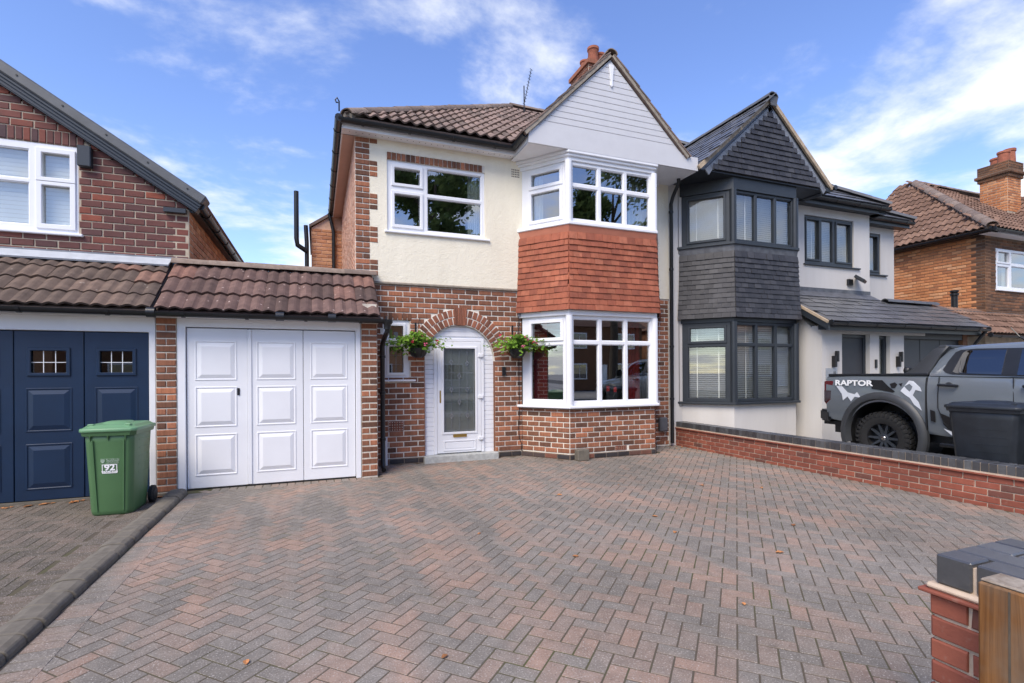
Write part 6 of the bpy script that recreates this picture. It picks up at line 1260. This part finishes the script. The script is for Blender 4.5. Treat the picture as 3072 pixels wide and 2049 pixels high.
for sg in (1, -1):
    side_poly([(1.86, 1.50), (1.90, 1.46), (1.98, 1.435), (2.66, 1.412), (3.66, 1.39), (3.72, 1.43), (3.40, 1.715), (3.15, 1.768), (2.2, 1.79), (2.02, 1.78), (1.96, 1.75), (1.90, 1.62)], 'window_trim', 'black_plastic', tk, .008, sg=sg)
    side_poly([(1.99, 1.47), (2.04, 1.452), (2.54, 1.432), (2.54, 1.762), (2.1, 1.768), (2.06, 1.74)], 'side_window', 'glass_tint', tk, .014, sg=sg)
    side_poly([(2.70, 1.428), (3.60, 1.405), (3.66, 1.43), (3.36, 1.695), (3.12, 1.745), (2.70, 1.76)], 'side_window', 'glass_tint', tk, .014, sg=sg)
    # door seams and handles
    for seam in ([(1.84, 1.40), (1.83, 1.15), (1.83, .95), (1.90, .75), (2.04, .62), (2.2, .56)], [(2.67, 1.39), (2.68, 1.0), (2.66, .56)], [(3.72, 1.36), (3.75, 1.0), (3.72, .58)]):
        MB().tube([K(l, sg*(.962-.02*max(0, (z-1.2)/.2) if z > .7 else .945), z) for l, z in seam], .006, 5).build('door_seam', 'black_metal', tk)
    for l0 in (1.84, 2.78):
        h_ = MB().tube([K(l0, sg*.965, 1.285), K(l0+.015, sg*1.0, 1.284), K(l0+.22, sg*1.0, 1.276), K(l0+.235, sg*.965, 1.275)], [.016, .021, .021, .016], 8).build('door_handle', 'black_plastic', tk, smooth=True); MB().lathe([(.055, -.002), (.05, .004)], K(l0+.12, sg*.948, 1.27), (-sg, 0, 0), 16).build('handle_cup', 'tar_arch', h_)
    MB().raw([tuple(K(l, sg*s, z)) for l in (1.86, 3.55) for s in (.80, 1.0) for z in (.40, .455)], [(0, 1, 3, 2), (4, 6, 7, 5), (0, 4, 5, 1), (2, 3, 7, 6), (0, 2, 6, 4), (1, 5, 7, 3)]).build('side_step', 'black_plastic', tk, bevel=.015)
    # sail panel of the sports bar
    vs = [(1.32, 1.435), (1.42, 1.50), (1.56, 1.67), (1.66, 1.80), (1.74, 1.845), (1.86, 1.85), (1.78, 1.72), (1.70, 1.50), (1.68, 1.435)]
    b = MB(); k = len(vs); w_ = lambda z: .90-.15*max(0, (z-1.42)/.43)
    b.raw([K(l, sg*w_(z), z) for l, z in vs]+[K(l, sg*(w_(z)-.10), z) for l, z in vs], [tuple(range(k)), tuple(range(2*k-1, k-1, -1))]+[(i, (i+1) % k, k+(i+1) % k, k+i) for i in range(k)]).build('sports_bar', 'tar_arch', tk, bevel=.012, smooth=True)
    # tail lamp, rail cap
    tl_ = [(.055, 1.315), (.225, 1.318), (.235, 1.15), (.20, 1.0), (.09, .905), (.05, .95)]
    b = MB(); b.raw([K(l, sg*(.936 if l > .12 else .925), z) for l, z in tl_]+[K(l, sg*.85, z) for l, z in tl_], [tuple(range(6)), tuple(range(11, 5, -1))]+[(i, (i+1) % 6, 6+(i+1) % 6, 6+i) for i in range(6)]); lamp = b.build('tail_lamp', 'tail_red', tk, bevel=.01)
    tl2 = [(.07, 1.15), (.195, 1.15), (.185, 1.02), (.10, .95), (.07, .98)]; b = MB(); b.raw([K(l, sg*.941, z) for l, z in tl2]+[K(l, sg*.93, z) for l, z in tl2], [tuple(range(5)), tuple(range(9, 4, -1))]+[(i, (i+1) % 5, 5+(i+1) % 5, 5+i) for i in range(5)]); b.build('lamp_lens', 'tail_smoke', lamp)
    MB().raw([tuple(K(l, sg*s, z)) for l, zz in ((.12, 1.40), (1.68, 1.41)) for s in (.78, .915) for z in (zz, zz+.04)], [(0, 1, 3, 2), (4, 6, 7, 5), (0, 4, 5, 1), (2, 3, 7, 6), (0, 2, 6, 4), (1, 5, 7, 3)]).build('rail_cap', 'black_plastic', tk, bevel=.012)
    MB().tube([K(1.675, sg*.945, .62), K(1.675, sg*.952, 1.0), K(1.68, sg*.93, 1.38)], .012, 6).build('bed_gap', 'black_metal', tk)
    hl = MB().raw([K(4.75, sg*.90, 1.13), K(5.2, sg*.78, 1.05), K(5.2, sg*.78, .93), K(4.8, sg*.93, .98), K(4.75, sg*.7, 1.13), K(5.1, sg*.6, 1.05), K(5.1, sg*.6, .93), K(4.8, sg*.7, .98)], [(0, 1, 2, 3), (7, 6, 5, 4), (0, 4, 5, 1), (1, 5, 6, 2), (2, 6, 7, 3), (3, 7, 4, 0)]).build('headlamp', 'chrome', tk)
    mi = MB().raw([tuple(K(l, sg*s, z)) for l in (3.55, 3.68) for s in (.98, 1.16) for z in (1.36, 1.56)], [(0, 1, 3, 2), (4, 6, 7, 5), (0, 4, 5, 1), (2, 3, 7, 6), (0, 2, 6, 4), (1, 5, 7, 3)]).build('wing_mirror', 'black_plastic', tk, bevel=.03)
MB().raw([tuple(K(l, s, z)) for l in (1.72, 1.84) for s in (-.76, .76) for z in (1.80, 1.86)], [(0, 1, 3, 2), (4, 6, 7, 5), (0, 4, 5, 1), (2, 3, 7, 6), (0, 2, 6, 4), (1, 5, 7, 3)]).build('sports_bar', 'tar_arch', tk, bevel=.02)
MB().raw([tuple(K(l, s, z)) for l in (.10, 1.66) for s in (-.80, .80) for z in (1.20, 1.39)], [(0, 1, 3, 2), (4, 6, 7, 5), (0, 4, 5, 1), (2, 3, 7, 6), (0, 2, 6, 4), (1, 5, 7, 3)]).build('bed_cover', 'black_plastic', tk)
for s in (.35, .12): MB().lathe([(.05, 0), (.065, .02), (.065, .06), (.06, .07)], K(1.05, s-.1, 1.49), (0, 1, 0), 16).build('bed_lamp', 'black_metal', tk, smooth=True)
MB().tube([K(1.1, .3, 1.46), K(1.35, .3, 1.46), K(1.5, .3, 1.5)], .018, 8).build('bed_rail', 'black_metal', tk)
bp_ = MB().raw([K(-.07, s, z) for s, z in ((-.88, .62), (.88, .62), (.88, .82), (-.88, .82))]+[K(.16, s, z) for s, z in ((-.93, .60), (.93, .60), (.945, .80), (-.945, .80))], [(0, 1, 2, 3), (7, 6, 5, 4), (0, 4, 5, 1), (1, 5, 6, 2), (2, 6, 7, 3), (3, 7, 4, 0)]).build('rear_bumper', 'black_plastic', tk, bevel=.03)
MB().raw([tuple(K(l, s, z)) for l in (-.04, .40) for s in (-.30, .80) for z in (.55, .61)], [(0, 1, 3, 2), (4, 6, 7, 5), (0, 4, 5, 1), (2, 3, 7, 6), (0, 2, 6, 4), (1, 5, 7, 3)]).build('tow_bar', 'black_metal', tk)
MB().tube([K(2.45, .0, 1.87), K(2.32, .0, 1.96), K(2.22, .0, 2.10)], [.03, .009, .006], 6).build('roof_aerial', 'black_plastic', tk)
MB().raw([K(3.55, s, z) for s, z in ((-.70, 1.745), (.70, 1.745))]+[K(4.08, s, z) for s, z in ((.80, 1.38), (-.80, 1.38))]+[K(3.55, s, z+.012) for s, z in ((-.70, 1.745), (.70, 1.745))]+[K(4.08, s, z+.03) for s, z in ((.80, 1.38), (-.80, 1.38))], [(0, 1, 2, 3), (7, 6, 5, 4), (0, 4, 5, 1), (1, 5, 6, 2), (2, 6, 7, 3), (3, 7, 4, 0)]).build('windscreen', 'glass_tint', tk)
# side graphics
def decal(pts, mat, name='side_decal', out=.957):
    k = len(pts); sfn = lambda l, z: (.957-.03*max(0, (z-1.25)/.13)-.006*max(0, (.9-l)/.9))+.002
    return MB().raw([K(l, sfn(l, z), z) for l, z in pts]+[K(l, sfn(l, z)-.004, z) for l, z in pts], [tuple(range(k)), tuple(range(2*k-1, k-1, -1))]+[(i, (i+1) % k, k+(i+1) % k, k+i) for i in range(k)]).build(name, mat, tk)
text_part('RAPTOR', .125, face_matrix(K(.60, .963, 1.285), K(1, 0, 0)-K(0, 0, 0), (0, .0, 1)), 'letter_white', tk, 'side_lettering', .002, xs=1.32, offset=.004)
decal([(.30, 1.235), (.40, 1.235), (.50, 1.13), (.62, 1.10), (.66, 1.14), (.72, 1.05), (.62, 1.06), (.56, .98), (.50, 1.06), (.42, .99), (.40, 1.10)], 'decal_white'); decal([(.86, 1.345), (1.05, 1.34), (1.16, 1.24), (1.25, 1.17), (1.22, 1.15), (1.05, 1.18), (.90, 1.20)], 'decal_black'); decal([(1.17, 1.285), (1.24, 1.31), (1.28, 1.28), (1.25, 1.22), (1.20, 1.22)], 'decal_black'); decal([(1.30, 1.29), (1.35, 1.30), (1.34, 1.25)], 'decal_black')
decal([(1.33, 1.18), (1.44, 1.34), (1.50, 1.33), (1.60, 1.24), (1.62, 1.18), (1.54, 1.20), (1.50, 1.12), (1.58, 1.02), (1.62, .90), (1.52, .98), (1.46, 1.08), (1.40, 1.12)], 'decal_white')
decal([(1.73, .92), (1.79, .90), (1.80, .74), (1.74, .76)], 'decal_black'); decal([(1.85, .88), (1.95, .84), (2.1, .76), (2.2, .82), (2.3, .72), (2.1, .62), (1.95, .66), (1.9, .72)], 'decal_black'); decal([(1.90, .66), (2.02, .62), (2.15, .60), (2.0, .575)], 'decal_white')
# stacked slabs behind the truck
for i, (dx, dz) in enumerate(((0, 0), (.04, .055))): MB().box(8.2+dx, 8.65+dx, 6.5, 6.95, dz, dz+.05).build('paving_slab', 'slab_grey', None, bevel=.006, loc=(8.4, 6.7, dz), label='grey paving slab at the bottom of the pair behind the pickup' if i == 0 else 'grey paving slab on top of the pair behind the pickup', cat='slab')
# ---------------------------------------------------------------- across the road (seen mirrored in the windows)
def tree(label, loc, h, cr, seed, n=5200):
    rs = random.Random(seed); t = thing('street_tree', label, 'tree', loc, 'trees across the road'); L = Vector(loc); tr = MB(); tr.tube([L, L+Vector((.1, .05, h*.25)), L+Vector((-.05, .1, h*.5)), L+Vector((.1, 0, h*.8))], [.28, .22, .16, .05], 9); tips = []
    for k in range(16):
        a_ = rs.uniform(0, 6.28); z0 = rs.uniform(.28, .7)*h; r_ = cr*rs.uniform(.5, 1.0)*(1.15-abs(z0/h-.45)); p0 = L+Vector((0, 0, z0)); p1 = p0+Vector((math.cos(a_)*r_*.5, math.sin(a_)*r_*.5, h*.10)); p2 = p0+Vector((math.cos(a_)*r_, math.sin(a_)*r_, h*rs.uniform(.08, .25))); tr.tube([p0, p1, p2], [.08, .05, .015], 6); tips += [p1, p2, (p1+p2)/2]
    tips.append(L+Vector((0, 0, h*.9))); tr.build('trunk', 'bark', t, smooth=True); lf_ = MB()
    cl_ = [(tp+Vector((rs.gauss(0, .5), rs.gauss(0, .5), rs.gauss(0, .4))), rs.uniform(.5, 1.15)) for tp in tips for _ in range(2)]
    for k in range(n):
        c_, r_ = rs.choice(cl_); v = Vector((rs.gauss(0, 1), rs.gauss(0, 1), rs.gauss(0, .8))); v = v.normalized()*r_*rs.random()**.4; o = c_+v; s_ = rs.uniform(.10, .22); nm = Vector((rs.gauss(0, 1), rs.gauss(0, 1), rs.gauss(0, 1)+.5)).normalized(); a_ = nm.orthogonal().normalized(); b_ = nm.cross(a_)
        lf_.raw([o-a_*s_, o+b_*s_*.5, o+a_*s_, o-b_*s_*.5], [(0, 1, 2, 3)])
    f = lf_.build('crown', 'leaf_tree', t, recalc=False); f['kind'] = 'stuff'
tree('tall leafy street tree across the road opposite the arched door', (5.8, -9.4, .06), 14.5, 4.6, 3, 15000)
tree('broad leafy street tree across the road opposite the pickup', (15.8, -9.5, .06), 14.5, 4.8, 5, 15000)
def far_house(x, label, bm_):
    t = thing('semi_detached_house', label, 'house', (x, -21, 0)); MB().box(x-4, x+4, -28, -21, 0, 5.2).build('wall', bm_, t)
    MB().raw([(x-4.3, -20.7, 5.2), (x+4.3, -20.7, 5.2), (x+4.3, -28.3, 5.2), (x-4.3, -28.3, 5.2), (x-2, -24.5, 8.4), (x+2, -24.5, 8.4)], [(0, 1, 5, 4), (2, 3, 4, 5), (3, 0, 4), (1, 2, 5), (0, 3, 2, 1)]).build('roof', 'tile_orange_roof', t)
    for ux in (-2.4, 2.2):
        for z in (.9, 3.4):
            w = MB().box(x+ux-1, x+ux+1, -20.99, -20.9, z, z+1.3).build('window', 'upvc', t)
            for k in range(3): MB().box(x+ux-.9+k*.62, x+ux-.34+k*.62, -20.9, -20.88, z+.1, z+1.2).build('pane', 'glass_tint', w)
    d_ = MB().box(x-.5, x+.5, -20.99, -20.92, 0, 2.1).build('front_door', 'upvc', t)
far_house(2, 'opposite brick house facing the arched door', 'brick_buff'); far_house(12, 'opposite white house facing the charcoal bay', 'white_render'); far_house(22, 'opposite brick house facing the orange house', 'brick_brown'); far_house(-8, 'opposite dark brick house facing the navy garage', 'brick_brown'); far_house(-18, 'opposite brick house beyond the navy garage side', 'brick_buff'); far_house(32, 'opposite brick house facing past the orange house', 'brick_buff'); far_house(42, 'opposite white house farthest up the road', 'white_render')
